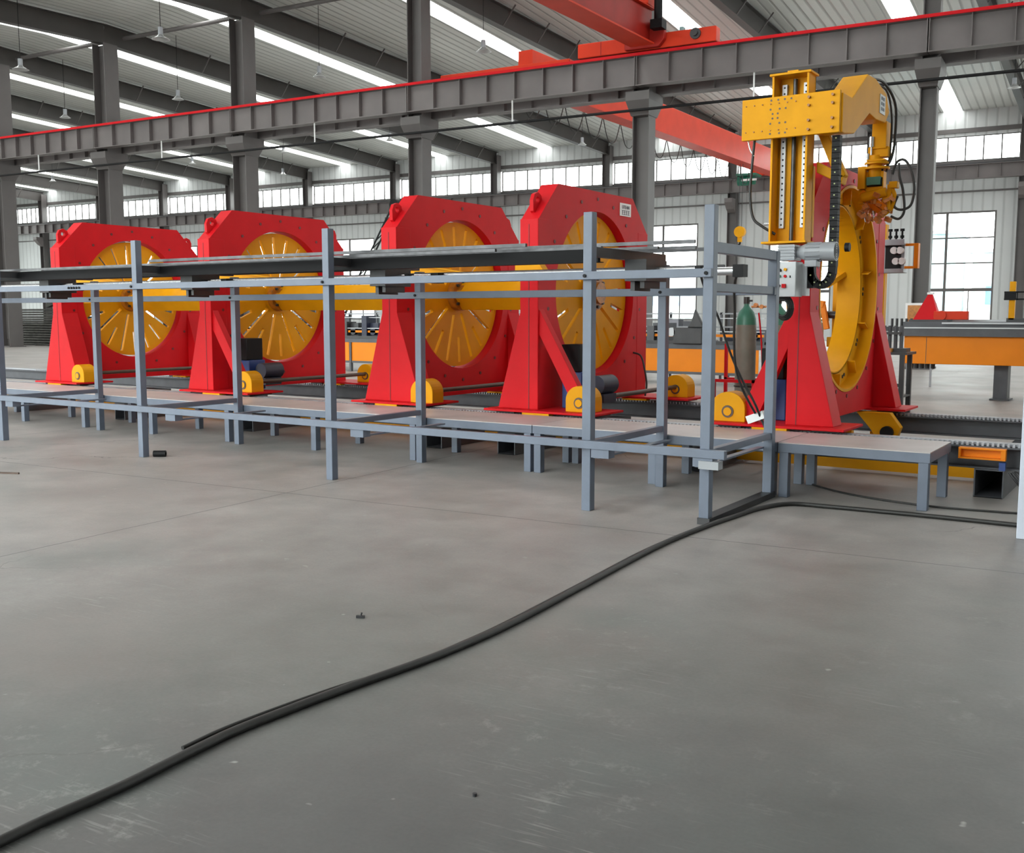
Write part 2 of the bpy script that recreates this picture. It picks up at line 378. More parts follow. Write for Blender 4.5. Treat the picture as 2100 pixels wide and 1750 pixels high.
# far wall: window bays between the columns, clerestory above
def wall_with_windows(name, y, wins, cols, sign, zl=1.2, zh=7.5):
    """wins: list of (x0, x1); a strip wall with tall windows z 1.2-7.5 and a clerestory z 10.35-11.75"""
    global nwin
    w = MB(); y0, y1 = (y, y + .14) if sign > 0 else (y - .14, y)
    w.box(XL, XR, y0, y1, 0, zl); w.box(XL, XR, y0, y1, zh, 10.35); w.box(XL, XR, y0, y1, 11.75, 13.35)
    xs = [XL] + [e for p in wins for e in p] + [XR]
    for i in range(0, len(xs), 2): w.box(xs[i], xs[i + 1], y0, y1, zl, zh)
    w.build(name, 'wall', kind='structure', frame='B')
    yy = y + .07 * sign
    for x0, x1 in wins:
        nwin += 1; f = MB(); t = .05; xm = x0 + (x1 - x0) * .38
        for x, tt in ((x0 + t, t), (x1 - t, t), (xm, .07)): f.box(x - tt, x + tt, yy - .05, yy + .05, zl, zh)
        for z, tt in ((zl + .05, .05), (3.02, .09), (4.55, .035), (6.0, .035), (zh - .05, .05)): f.box(x0, x1, yy - .06, yy + .06, z - tt, z + tt)
        f.box(xm + (x1 - xm) * .5 - .03, xm + (x1 - xm) * .5 + .03, yy - .04, yy + .04, zl, 3.02)
        f.box(x0 + .42 - .02, x0 + .42 + .02, yy - .04, yy + .04, zl, 3.02)
        fo = f.build('window_%d' % nwin, 'steel_grey', kind='structure', frame='B')
        MB().box(x0, x1, yy - .006, yy + .006, zl, zh).build('glass_pane', 'glass', fo)
    for i in range(len(cols) - 1):
        nwin += 1; a, b = cols[i] + .32, cols[i + 1] - .32; f = MB(); n = 8
        for k in range(n + 1):
            x = a + (b - a) * k / n; f.box(x - .035, x + .035, yy - .05, yy + .05, 10.35, 11.75)
        f.box(a, b, yy - .04, yy + .04, 10.33, 10.4); f.box(a, b, yy - .04, yy + .04, 11.7, 11.77)
        fo = f.build('window_%d' % nwin, 'steel_grey', kind='structure', frame='B')
        MB().box(a, b, yy - .006, yy + .006, 10.35, 11.75).build('glass_pane', 'glass', fo)
far_w = []
for i in range(len(COLX_FAR) - 1):
    c = (COLX_FAR[i] + COLX_FAR[i + 1]) / 2
    far_w.append((c - 1.95, c + 1.95))
far_w[9] = (-8.95, -4.75)
wall_with_windows('wall_far', YF, far_w, [XL] + COLX_FAR + [XR], 1)
wall_with_windows('wall_near', YN, [(-69.5, -62), (-61, -53.5), (-52.5, -45), (-44, -36.5), (-35.5, -28), (-27, -19.5), (-18.5, -11), (-10, -3.5)], [XL] + COLX_FAR + [XR], -1, .2, 10.1)  # unseen near wall; its wide glazing is added to front-light the machines
# end walls
for name, x, s in (('wall_left', XL, -1), ('wall_right', XR, 1)):
    w = MB(); x0, x1 = (x - .14, x) if s < 0 else (x, x + .14)
    wy = [(20, 26), (40, 46), (58, 62.5)]
    w.box(x0, x1, YN, YF, 0, 1.2); w.box(x0, x1, YN, YF, 10.8, 13.3)
    w.add([(x0, YN, 13.3), (x1, YN, 13.3), (x1, YF, 13.3), (x0, YF, 13.3), (x0, RIDGE, Z_RIDGE), (x1, RIDGE, Z_RIDGE)],
          [(0, 3, 4), (1, 5, 2), (0, 1, 2, 3), (0, 4, 5, 1), (3, 2, 5, 4)])
    ys = [YN] + [e for p in wy for e in p] + [YF]
    for i in range(0, len(ys), 2): w.box(x0, x1, ys[i], ys[i + 1], 1.2, 10.8)
    w.build(name, 'wall_y', kind='structure', frame='B')
    for a, b in wy:
        nwin += 1; f = MB(); xx = x + .07 * s
        for k in range(4): yq = a + (b - a) * k / 3; f.box(xx - .05, xx + .05, yq - .05, yq + .05, 1.2, 10.8)
        for k in range(7): z = 1.2 + 9.6 * k / 6; f.box(xx - .05, xx + .05, a, b, z - .05, z + .05)
        fo = f.build('window_%d' % nwin, 'steel_grey', kind='structure', frame='B')
        MB().box(xx - .006, xx + .006, a, b, 1.2, 10.8).build('glass_pane', 'glass', fo)
ntrim = 0
for z, t in ((8.62, .05), (10.28, .07), (12.05, .12)):
    ntrim += 1; MB().box(XL, XR, YF - .08, YF, z - t, z + t).build('trim_%d' % ntrim, 'steel_grey', kind='structure', frame='B')

# ------------------------------------------------------------------ steel structure
def hcol(mb, x, y, w, z0, z1, t=.03):
    mb.box(x - w / 2, x - w / 2 + t, y - w / 2, y + w / 2, z0, z1); mb.box(x + w / 2 - t, x + w / 2, y - w / 2, y + w / 2, z0, z1)
    mb.box(x - w / 2 + t, x + w / 2 - t, y - .012, y + .012, z0, z1); return mb
near_lab = {-46.3: 'grey steel column at the very left edge of the hall, under the front runway beam',
            -38.75: 'grey steel column rising behind the leftmost red ring frame',
            -30.6: 'grey steel column rising behind the second red ring frame from the left',
            -21.95: 'grey steel column rising behind the third red ring frame from the left',
            -13.06: 'grey steel column rising behind the fourth red ring frame, just left of the yellow mast',
            -4.28: 'grey steel column right of the yellow welding mast, in front of the tall window'}
for x in COLX_NEAR[4:12]:
    if x in (-54.6, 4.5): lab = 'grey steel column of the middle row beyond the %s edge of the view' % ('left' if x < 0 else 'right')
    else: lab = near_lab[x]
    t = thing('steel_column', lab, 'column', (x, RIDGE, 0), 'B', 'columns of the middle row')
    w = {-46.3: .75, -38.75: .75, -30.6: .72, -21.95: .62, -13.06: .58, -4.28: .46}.get(x, .55)
    hcol(MB(), x, RIDGE, w, 0.02, Z_RIDGE - 1.0).build('shaft', 'steel_grey', t)
    MB().box(x - .45, x + .45, RIDGE - .45, RIDGE + .45, 0, .06).box(x - .3, x - .28, RIDGE - .4, RIDGE + .4, .06, .4).box(x + .28, x + .3, RIDGE - .4, RIDGE + .4, .06, .4).build('base_plate', 'steel_grey', t)
    hw_ = w * .5; tx = hw_ + .12
    fr = lambda a, b, z: [(x - a, RIDGE - b, z), (x + a, RIDGE - b, z), (x + a, RIDGE + b, z), (x - a, RIDGE + b, z)]
    V = fr(tx, .62, 8.78) + fr(tx, .62, 8.5) + fr(hw_ + .02, .38, 8.05)
    MB().add(V, [(3, 2, 1, 0), (8, 9, 10, 11)] + [(b_ + k, b_ + (k + 1) % 4, b_ + 4 + (k + 1) % 4, b_ + 4 + k) for b_ in (0, 4) for k in range(4)]).build('corbel_bracket', 'steel_grey', t)
for i, x in enumerate(COLX_FAR):
    if i > 10: lab = 'grey steel column of the far wall beyond the right edge of the view, number %d out' % (i - 10)
    else: lab = '%s grey steel column from the left along the far wall' % WORDS[i]
    if x == -3.4: lab = 'grey steel column of the far wall at the right edge, beyond the tall window'
    t = thing('steel_column', lab, 'column', (x, YF - .4, 0), 'B', 'columns of the far wall')
    hcol(MB(), x, YF - .4, .55, 0, roof_z(YF - .4) - .35).build('shaft', 'steel_grey', t)
    MB().prism([(YF - 1.4, 8.85), (YF - .6, 8.85), (YF - .6, 8.0), (YF - 1.0, 8.2), (YF - 1.4, 8.6)], 'yz', x - .25, x + .25).build('corbel_bracket', 'girder', t)

# rafters: tapered welded beams from the ridge down to both walls
for i in range(len(COLX_FAR)):
    xn, xf = COLX_NEAR[i], COLX_FAR[i]
    lab = '%s dark roof beam from the left, sloping from the middle columns down to the far wall' % WORDS[i]
    if i > 10: lab = 'dark roof beam in the bay beyond the right edge, number %d out' % (i - 10)
    t = thing('roof_beam', lab, 'beam', (xf, YF - .2, roof_z(YF) - 1.0), 'B', 'roof beams over the far aisle')
    a, b = (xn, RIDGE, Z_RIDGE - .55), (xf, YF - .3, roof_z(YF) - .52)
    MB().ibeam(a, b, .85, .34, .03, .02).build('rafter', 'rafter', t)
    fb = MB()
    for k in range(2, 12):
        q = Vector(a).lerp(Vector(b), k / 12); fb.bar(q + Vector((.15, 0, -.4)), q + Vector((.75, 0, .35)), .05, .05)
    fb.build('fly_brace', 'steel_grey', t)
    lab = '%s dark roof beam from the left, over the near aisle up to the ridge' % WORDS[i]
    if i > 10: lab = 'dark near-aisle roof beam in the bay beyond the right edge, number %d out' % (i - 10)
    t = thing('roof_beam', lab, 'beam', (xn, RIDGE - 6, Z_RIDGE - 1.3), 'B', 'roof beams over the near aisle')
    a, b = (xn, RIDGE, Z_RIDGE - .55), (xn - .6, YN + .3, roof_z(YN) - .52)
    MB().ibeam(a, b, .85, .34, .03, .02).build('rafter', 'rafter', t)
    fb = MB()
    for k in range(2, 12):
        q = Vector(a).lerp(Vector(b), k / 12); fb.bar(q + Vector((.15, 0, -.4)), q + Vector((.75, 0, .35)), .05, .05)
    fb.build('fly_brace', 'steel_grey', t)
# ridge tie tubes
for i in range(4, len(COLX_NEAR) - 1):
    a, b = COLX_NEAR[i], COLX_NEAR[i + 1]
    MB().cyl((a + .2, RIDGE + .9, 13.95), (b - .2, RIDGE + .9, 13.95), .09).build('tie_tube', 'steel_grey', label='round dark tie tube at the ridge, %s from the left between roof beams' % WORDS[i - 4], cat='roof tube', group='ridge tie tubes', frame='B')

# crane runway beams
def runway(y, zt, depth, cols, where, group, stiff_side, red, i0=0):
    for i in range(len(cols) - 1):
        a, b = cols[i], cols[i + 1]
        t = thing('runway_beam', '%s length from the left of %s' % (WORDS[i].capitalize(), where), 'crane beam', ((a + b) / 2, y, zt - depth), 'B', group)
        g = MB().ibeam((a + .01, y, zt - depth / 2), (b - .01, y, zt - depth / 2), depth, .42, .03, .016)
        g.build('plate_girder', 'girder', t)
        s = MB(); n = max(2, round((b - a) / 1.1))
        for k in range(n + 1):
            x = a + .03 + (b - a - .06) * k / n
            for sd in (-1, 1): s.box(x - .012, x + .012, y + sd * .012, y + sd * .19, zt - depth + .03, zt - .03)
        s.build('stiffeners', 'girder', t)
        MB().box(a, b, y - .035, y + .035, zt, zt + .1).build('crane_rail', 'dark', t)
        if red:
            MB().box(a, b, y - .27, y - .215, zt - .03, zt + .06).build('conductor_strip', 'red', t, label='red conductor strip')
nc = COLX_NEAR[3:12]; fc = COLX_FAR
runway(RIDGE - .62, 9.85, .95, nc, 'the grey runway beam with a red strip on the middle columns', 'front runway beams', -1, True)
runway(RIDGE + .62, 9.75, .95, nc, 'the second runway beam behind the red-edged one', 'rear runway beams', -1, False)
runway(YF - 1.0, 10.0, .8, [XL + .3] + fc[0:], 'the runway beam along the far wall under the high windows', 'far wall runway beams', -1, False)

# conduit pipe slung under the front runway beam
pi = thing('conduit_pipe', 'long dark conduit pipe hung on white rods below the front runway beam', 'pipe', (-20, RIDGE - .75, 8.1), 'B')
MB().cyl((-50, RIDGE - .75, 8.15), (4, RIDGE - .75, 8.15), .045, 10).build('pipe', 'black', pi)
for x in (-42.6, -34.6, -26.3, -17.6, -9.2, -.4):
    MB().cyl((x, RIDGE - .75, 8.15), (x, RIDGE - .75, 8.9), .028, 8).build('hanger_rod', 'white', pi, label='white hanger rod')

# pendant lamps
def lamp(x, y, z, lab, r=.27):
    t = thing('pendant_lamp', lab, 'lamp', (x, y, z), 'B', 'industrial pendant lamps')
    MB().lathe([(.06, .30), (.075, .18), (.10, .14), (.13, .10), (r * .8, .03), (r, 0), (r - .015, .0), (r * .75, .02), (.1, .08)], (x, y, z), 20).build('lamp_shade', 'reflector', t)
    MB().cyl((x, y, z + .12), (x, y, z + .42), .09, 12).build('ballast_housing', 'motor_grey', t)
    MB().cyl((x, y, z + .4), (x, y, roof_z(y) - .02), .012, 6).build('cord', 'black', t)
lamps = [(-29.8, 27.4, 11.5, 'big pendant lamp nearest the camera, hanging high between the first two middle columns', .33),
 (-38.4, 27.9, 11.5, 'pendant lamp at the far upper left corner of the view', .33),
 (-28.6, 34.8, 11.5, 'pendant lamp right of the column behind the second ring frame', .27),
 (-37.3, 35.2, 11.5, 'pendant lamp between the two left middle columns, above the runway beam', .27),
 (-45.7, 35.6, 11.5, 'pendant lamp above the runway beam left of the leftmost full column', .27),
 (-20.5, 34.6, 11.5, 'pendant lamp right of the column behind the third ring frame, below the bright skylight', .3),
 (-27.3, 49.1, 11.5, 'small pendant lamp hanging on the skylight strip right of the third column', .24),
 (-35.4, 49.2, 11.5, 'small pendant lamp between the second and third columns below the runway beam', .24),
 (-43.7, 49.6, 11.5, 'small pendant lamp just right of the column behind the second ring frame', .24),
 (-52.2, 50.3, 11.5, 'small pendant lamp left of the column behind the second ring frame', .24),
 (-50.5, 57.2, 11.5, 'tiny pendant lamp low over the high windows near the second column', .24),
 (-26.4, 55.9, 11.5, 'pendant lamp hanging near the eaves left of the red crane bridge', .26),
 (-3.3, 51.3, 11.5, 'pendant lamp at the upper right edge of the view', .28),
 (-68.1, 51.7, 11.5, 'tiny pendant lamp at the far left below the runway beam', .24)]
for l in lamps: lamp(*l)

# ------------------------------------------------------------------ overhead cranes
def festoon(mb, p0, p1, n, drop, r=.02):
    p0, p1 = Vector(p0), Vector(p1)
    for k in range(n):
        a, b = p0.lerp(p1, k / n), p0.lerp(p1, (k + 1) / n); m = (a + b) / 2
        mb.tube([a, a.lerp(m, .5) - Vector((0, 0, drop * .8)), m - Vector((0, 0, drop)), b.lerp(m, .5) - Vector((0, 0, drop * .8)), b], r, 6, 4)
fcr = thing('bridge_crane', 'long red bridge crane spanning the far aisle towards the high windows', 'crane', (-17.5, 48, 9.7), 'B')
A, Bq = Vector((-18.15, 33.6, 10.35)), Vector((-16.35, 63.9, 10.35))
g = MB(); d = (Bq - A).normalized(); sd = d.cross(Vector((0, 0, 1)))
# box girder, haunched at the far end
def cs(t, zb, w=.3): 
    p = A.lerp(Bq, t); return [p - sd * w + Vector((0, 0, zb - p.z)), p + sd * w + Vector((0, 0, zb - p.z)), p + sd * w + Vector((0, 0, 11.05 - p.z)), p - sd * w + Vector((0, 0, 11.05 - p.z))]
secs = [cs(0, 10.2), cs(.05, 9.8), cs(.93, 9.8), cs(1, 10.3)]
for k in range(3): g.add(secs[k] + secs[k + 1], [(0, 1, 5, 4), (1, 2, 6, 5), (2, 3, 7, 6), (3, 0, 4, 7)])
g.add(secs[0], [(3, 2, 1, 0)]); g.add(secs[3], [(0, 1, 2, 3)])
g.build('bridge_girder', 'crane_red', fcr, bevel=.02)
fl_ = MB()
for off, w in ((-.02, .42),):
    fl_.bar(A.lerp(Bq, .06) + Vector((0, 0, -.58)), A.lerp(Bq, .93) + Vector((0, 0, -.58)), .78, .05)
fl_.build('lower_flange', 'crane_red', fcr)
MB().bar((-21.3, RIDGE + .62, 10.15), (-16.0, RIDGE + .62, 10.15), .4, .42).build('end_truck', 'crane_red', fcr, bevel=.03)
MB().bar((-18.6, YF - 1.0, 10.36), (-14.6, YF - 1.0, 10.36), .4, .42).build('end_truck', 'crane_red', fcr, bevel=.03)
f2 = MB(); festoon(f2, A + Vector((-.75, 1.0, -.35)), A.lerp(Bq, .85) + Vector((-.75, 0, -.35)), 15, 1.0, .02); f2.build('festoon_cable', 'rubber', fcr)
gm = MB().cyl((-18.9, 62.2, 9.65), (-18.2, 62.2, 9.65), .3, 16).cyl((-18.2, 61.6, 9.55), (-17.7, 61.6, 9.55), .24, 16).box(-18.8, -17.6, 61.4, 62.6, 9.85, 9.98)
gm.build('hoist_motor', 'green', fcr, label='green hoist motor')
MB().box(-18.4, -17.5, 61.2, 61.25, 9.5, 9.62).build('hoist_beam', 'white', fcr)
pl = MB(); q = A.lerp(Bq, .285) + sd * .305
pl.bar(q + Vector((0, 0, .15)), q + d * .45 + Vector((0, 0, .15)), .01, .42); pl.build('nameplate', 'box_grey', fcr)
mk = MB(); q = A.lerp(Bq, .12) + sd * .31
for k in range(4):
    p = q + d * (k * .5)
    mk.bar(p + Vector((0, 0, .38)), p + d * .32 + Vector((0, 0, .38)), .01, .05); mk.bar(p + Vector((0, 0, .2)), p + d * .32 + Vector((0, 0, .2)), .01, .05); mk.bar(p + d * .16 + Vector((0, 0, .08)), p + d * .16 + Vector((0, 0, .5)), .01, .05)
mk.build('lettering', 'dark', fcr)

# hook block hanging from the far crane
hk = thing('hook_block', 'yellow pulley block with a dark hook hanging from the far crane', 'crane hook', (-16.85, 56, 5.2), 'B')
hx = -16.85
MB().cyl((hx, 55.85, 6.1), (hx, 56.15, 6.1), .3, 20).box(hx - .12, hx + .12, 55.93, 56.07, 5.55, 5.95).build('pulley', 'yellow', hk)
MB().tube([(hx, 56, 5.6), (hx, 56, 5.45), (hx - .18, 56, 5.3), (hx - .15, 56, 5.12), (hx + .03, 56, 5.06), (hx + .17, 56, 5.2)], .05, 8).build('hook', 'black', hk)
for q_ in (-.08, .08): MB().cyl((hx + q_, 56, 6.2), (hx + q_, 56, 9.76), .015, 6).build('wire_rope', 'dark', hk)

ncr = thing('bridge_crane', 'orange-red bridge crane overhead resting on the front runway beam', 'crane', (-13, RIDGE - .6, 9.95), 'B')
A = Vector((-12.72, RIDGE - .90, 10.62)); Bq = Vector((-15.1, YN + 1.4, 10.62)); d = (Bq - A).normalized(); sd = d.cross(Vector((0, 0, 1)))
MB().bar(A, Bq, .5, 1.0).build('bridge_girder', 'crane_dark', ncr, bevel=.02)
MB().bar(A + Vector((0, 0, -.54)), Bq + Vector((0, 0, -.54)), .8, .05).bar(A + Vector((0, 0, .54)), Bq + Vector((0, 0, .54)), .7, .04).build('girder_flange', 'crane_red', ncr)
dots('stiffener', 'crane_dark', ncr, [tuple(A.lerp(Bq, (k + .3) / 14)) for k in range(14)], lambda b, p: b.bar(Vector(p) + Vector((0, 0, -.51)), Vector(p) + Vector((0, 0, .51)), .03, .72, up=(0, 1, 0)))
MB().bar((-15.1, RIDGE - .62, 10.2), (-10.4, RIDGE - .62, 10.2), .42, .46).build('end_truck', 'crane_red', ncr, bevel=.03, label='bright orange-red end truck on the rail')
MB().box(-14.28, -14.25, RIDGE - .835, RIDGE - .828, 9.99, 10.42).build('weld_seam', 'crane_dark', ncr)
br = MB().cyl((-11.05, RIDGE - .9, 10.26), (-11.05, RIDGE - .83, 10.26), .17, 16).cyl((-11.05, RIDGE - .98, 10.26), (-11.05, RIDGE - .9, 10.26), .09, 12); br.build('bearing_cap', 'dark', ncr)
MB().box(-11.62, -11.5, RIDGE - .74, RIDGE - .5, 10.43, 10.56).build('limit_switch', 'ext_teal', ncr)
MB().prism([(-13.35, 9.98), (-12.2, 9.98), (-12.0, 10.2), (-12.0, 10.5), (-12.25, 10.75), (-13.35, 10.75)], 'xz', RIDGE - 1.05, RIDGE - .84).build('corner_gusset', 'crane_dark', ncr, bevel=.03)
MB().bar((-15.3, YN + 1.2, 10.2), (-10.4, YN + 1.2, 10.2), .42, .46).build('end_truck', 'crane_red', ncr, bevel=.03)
tro = MB().box(-14.2, -12.40, RIDGE - 1.45, RIDGE - .6, 11.20, 12.7).build('trolley', 'crane_red', ncr, bevel=.03)
for k, cc_ in enumerate(('yellow', 'black', 'yellow', 'black', 'yellow')):
    x = -14.0 + k * .11
    MB().add([(x, RIDGE - 1.456, 12.6), (x + .11, RIDGE - 1.456, 12.6), (x + .45, RIDGE - 1.456, 11.25), (x + .34, RIDGE - 1.456, 11.25), (x, RIDGE - 1.45, 12.6), (x + .11, RIDGE - 1.45, 12.6), (x + .45, RIDGE - 1.45, 11.25), (x + .34, RIDGE - 1.45, 11.25)],
             [(0, 3, 2, 1), (4, 5, 6, 7), (0, 1, 5, 4), (1, 2, 6, 5), (2, 3, 7, 6), (3, 0, 4, 7)]).build('warning_stripe', cc_, tro, label=cc_ + ' warning stripe')
MB().cyl((-12.15, RIDGE - 1.2, 10.62), (-12.15, RIDGE - 1.2, 12.6), .13, 16).box(-12.34, -11.95, RIDGE - 1.4, RIDGE - 1.0, 10.45, 10.72).build('drive_motor', 'black', ncr)

# ================================================================== MATERIAL RACK (grey frame in front)
PX = [-15.45, -12.60, -9.80, -6.92, -4.07, -3.04]
rk = thing('material_rack', 'long blue-grey steel frame rack standing in front of the red ring machines', 'rack', (-9, 7.95, 0))
for i, x in enumerate(PX):
    MB().box(x - .04, x + .04, 7.24, 7.32, 0 if i < 5 else .05, 2.41).build('post', 'grey_blue', rk, bevel=.004)
    MB().box(x - .04, x + .04, 8.63, 8.71, 0, 2.05 if i < 5 else 2.14).build('post', 'grey_blue', rk, bevel=.004)
    MB().box(x - .03, x + .03, 7.32, 8.63, .52, .575).build('crossbar', 'grey_blue', rk, bevel=.003)
    MB().box(x - .035, x + .035, 7.32, 8.63, 2.06, 2.14).build('crossbar', 'dark' if i < 5 else 'grey_blue', rk, bevel=.003)
    if i < 5:
        MB().box(x + .02, x + .22, 7.85, 8.25, 1.88, 2.06).box(x + .05, x + .09, 7.9, 8.2, 1.80, 1.9).box(x + .14, x + .18, 7.9, 8.2, 1.82, 1.9).build('roller_bracket', 'dark', rk)
MB().box(PX[0] - .1, -3.0, 7.20, 7.24, 1.875, 1.94).build('top_rail', 'grey_blue', rk, bevel=.004)
MB().box(PX[0] - .1, -3.25 + .25, 8.59, 8.63, 1.765, 1.835).build('back_rail', 'grey_blue', rk, bevel=.004)
MB().box(PX[0] - .1, -2.86, 7.185, 7.24, .52, .585).build('bottom_rail', 'grey_blue', rk, bevel=.004)
MB().box(-3.075, -3.01, 7.32, 8.63, 1.77, 1.835).build('end_rail', 'grey_blue', rk, bevel=.004)
MB().box(-3.09, -2.99, 7.24, 8.72, 0, .05).build('foot_channel', 'dark', rk)
MB().cyl((-16, 8.05, 1.98), (-3.35, 8.05, 1.98), .018, 8).build('drive_shaft', 'bright', rk)
MB().cyl((-16, 8.2, 2.0), (-3.3, 8.2, 2.0), .014, 8).build('drive_shaft', 'dark', rk)
for x in (-3.42, -6.5, -9.5, -12.3):
    c = MB().cyl((x, 8.0, 1.95), (x + .3, 8.0, 1.95), .034, 16).build('air_cylinder', 'bright', rk, label='silver air cylinder')
    MB().box(x - .04, x + .01, 7.955, 8.045, 1.905, 1.995).build('end_cap', 'black', c); MB().box(x + .29, x + .38, 7.95, 8.05, 1.9, 2.0).build('end_cap', 'black', c)
for x in (-12.4, -9.3, -6.6, -4.0, -3.12):
    b = MB().box(x, x + .06, 7.24, 8.6, .44, .455).box(x, x + .16, 7.2, 7.3, .45, .52)
    b.build('support_strip', 'grey_blue', rk)
MB().box(-3.06, -2.9, 7.17, 7.26, .44, .50).build('clamp_bracket', 'motor_grey', rk)
dots('bolt_head', 'black', rk, [(x, 7.199, 1.905) for x in PX] + [(-10.95 + k * .05, 7.199, 1.905) for k in range(5)] + [(x, 8.59, 1.8) for x in PX],
     lambda b, p: b.cyl(p, (p[0], p[1] - .012, p[2]), .014, 8))
# loose bars lying on the rack top
bars = [(7.45, -14.9, -5.1, .03, .025, 0.), (7.70, -12.2, -4.2, .035, .03, .02), (7.88, -15.4, -3.75, .03, .022, -.01), (8.05, -10.8, -3.5, .03, .028, .015),
        (8.2, -13.4, -4.4, .03, .025, .0), (8.36, -9.5, -3.35, .03, .03, -.02), (8.52, -14.2, -5.6, .035, .028, .01)]
MB().box(-15.5, -4.15, 7.56, 7.60, 2.03, 2.139).box(-15.5, -4.15, 7.60, 7.66, 2.03, 2.036).build('long_angle', 'black_steel', rk)
MB().box(-15.5, -6.9, 8.34, 8.38, 2.06, 2.139).build('long_angle', 'black_steel', rk)
for k, (y, a, b, w, h, sk) in enumerate(bars):
    z = 2.14 + h / 2 + .001
    MB().bar((a, y, z), (b, y + sk, z), w, h).build('steel_bar', 'bar', label='%s dark steel bar from the front among those lying along the rack top' % WORDS[k], cat='steel bar', group='steel bars on the rack')
for k, (y, a, b) in enumerate([(7.53, -9.9, -4.9), (7.9, -7.2, -3.48), (8.26, -8.5, -5.5)]):
    y2 = y
    MB().bar((a, y2, 2.2), (b, y2 + .1, 2.2), .035, .03).build('steel_bar', 'bar', label='thin steel bar lying on top of the others on the rack, %s from the front' % WORDS[k], cat='steel bar', group='steel bars on the rack')
# air hoses
h = MB().tube([(-3.42, 7.98, 1.93), (-3.46, 8.2, 1.79), (-3.43, 8.4, 1.58), (-3.36, 8.5, 1.29), (-3.28, 8.6, 1.04), (-3.18, 8.66, .83), (-3.16, 8.76, .7), (-3.08, 8.78, .52)], .011, 8)
h.build('air_hose', 'rubber', label='black air hose looping from the left end of the silver cylinder to the deck', cat='hose')
h = MB().tube([(-3.1, 8.0, 1.95), (-3.19, 8.15, 1.83), (-3.24, 8.3, 1.62), (-3.28, 8.4, 1.41), (-3.3, 8.5, 1.16), (-3.27, 8.6, .95), (-3.2, 8.74, .73)], .011, 8)
h.build('air_hose', 'rubber', label='black air hose from the right end of the silver cylinder down to the white fitting', cat='hose')
ft = MB().bar((-3.28, 8.78, .66), (-3.13, 8.78, .72), .06, .07); ft.build('hose_fitting', 'white', label='white hose fitting at the foot of the end posts', cat='fitting')

# ================================================================== WORK PLATFORM
def platform(x0, x1, lab, legs, mt='deck'):
    t = thing('work_platform', lab, 'platform', ((x0 + x1) / 2, 9.17, 0), group='low work platforms')
    MB().box(x0, x1, 8.73, 9.60, .478, .486).build('deck', mt, t)
    MB().box(x0, x1, 8.73, 8.77, .40, .477).box(x0, x1, 9.56, 9.6, .40, .477).box(x0, x0 + .04, 8.77, 9.56, .4, .477).box(x1 - .04, x1, 8.77, 9.56, .4, .477).build('rim_frame', 'grey_blue', t)
    for x in legs:
        for y in (8.74, 9.51): MB().box(x - .04, x + .04, y, y + .08, 0, .4).build('leg', 'grey_blue', t, bevel=.004)
platform(-2.98, -1.72, 'short grey platform section right of the rack end', [-2.93, -1.77], 'deck')
platform(-5.53, -2.99, 'middle grey platform section behind the rack end posts', [-5.48, -4.2, -3.05])
platform(-16.8, -5.54, 'long grey platform section behind the rack, running to the left', [-5.6, -7.1, -8.6, -10.1, -11.6, -13.1, -14.6, -16.1])

# ================================================================== TRACK
tk = thing('machine_track', 'long dark double steel track the red ring machines run on', 'track', (-9, 10.9, 0))
for y, nm in ((9.86, 'near_rail'), (12.3, 'far_rail')):
    MB().ibeam((-22, y, .35), (2.0, y, .35), .20, .26, .015, .012).build('track_beam', 'track', tk)
    MB().box(-22, 2.0, y - .05, y + .05, .45, .475).build('rail', 'track_top', tk)
    g = MB(); n = 520
    for k in range(n):
        x = -19.8 + k * .0415; g.box(x, x + .02, y - .12, y - .085, .45, .475)
    g.box(-22, 2.0, y - .12, y - .085, .435, .45)
    g.build('gear_rack', 'track_top', tk)
for x in (-19.0, -16.2, -13.6, -10.8, -7.55, -6.5, -4.2, -1.42):
    w = .115
    MB().box(x - w, x + w, 9.70, 9.706, .0, .008).bar((x - w, 9.7, .125), (x - w, 12.6, .125), .012, .25).bar((x + w, 9.7, .125), (x + w, 12.6, .125), .012, .25).box(x - w, x + w, 9.7, 12.6, 0, .01).box(x - w, x + w, 9.7, 12.6, .24, .25).build('cross_tube', 'track', tk)
MB().box(-20, -1.6, 10.6, 10.64, .03, .16).build('cable_tray', 'yellow', tk, label='yellow strip low behind the near beam')
rb = MB().box(-1.66, -1.28, 9.60, 9.66, .43, .445).box(-1.66, -1.28, 9.60, 9.66, .345, .36).box(-1.66, -1.64, 9.6, 9.66, .36, .43).box(-1.32, -1.28, 9.6, 9.66, .36, .43).box(-1.66, -1.28, 9.66, 9.668, .345, .445)
rb.build('switch_bracket', 'orange', tk, label='orange slotted switch bracket', bevel=.003)
MB().box(-1.33, -1.28, 9.6, 9.66, .26, .33).build('valve_block', 'blue', tk)
for k, (dx, dz) in enumerate([(0, 0), (.05, .02), (.1, -.02)]):
    pass
hb = MB()
for k in range(9):
    a = random.uniform(-.05, .05); hb.tube([(-1.25 + .02 * k, 9.62 + a, .25), (-1.18 + .02 * k, 9.6, .17 + a), (-1.12 + .01 * k, 9.66 + a, .09), (-1.0, 9.7, .05 + .02 * k)], .009, 6, 4)
hb.build('cable_bundle', 'dark', label='tangled bundle of thin cables hanging at the right end of the track', cat='cables')

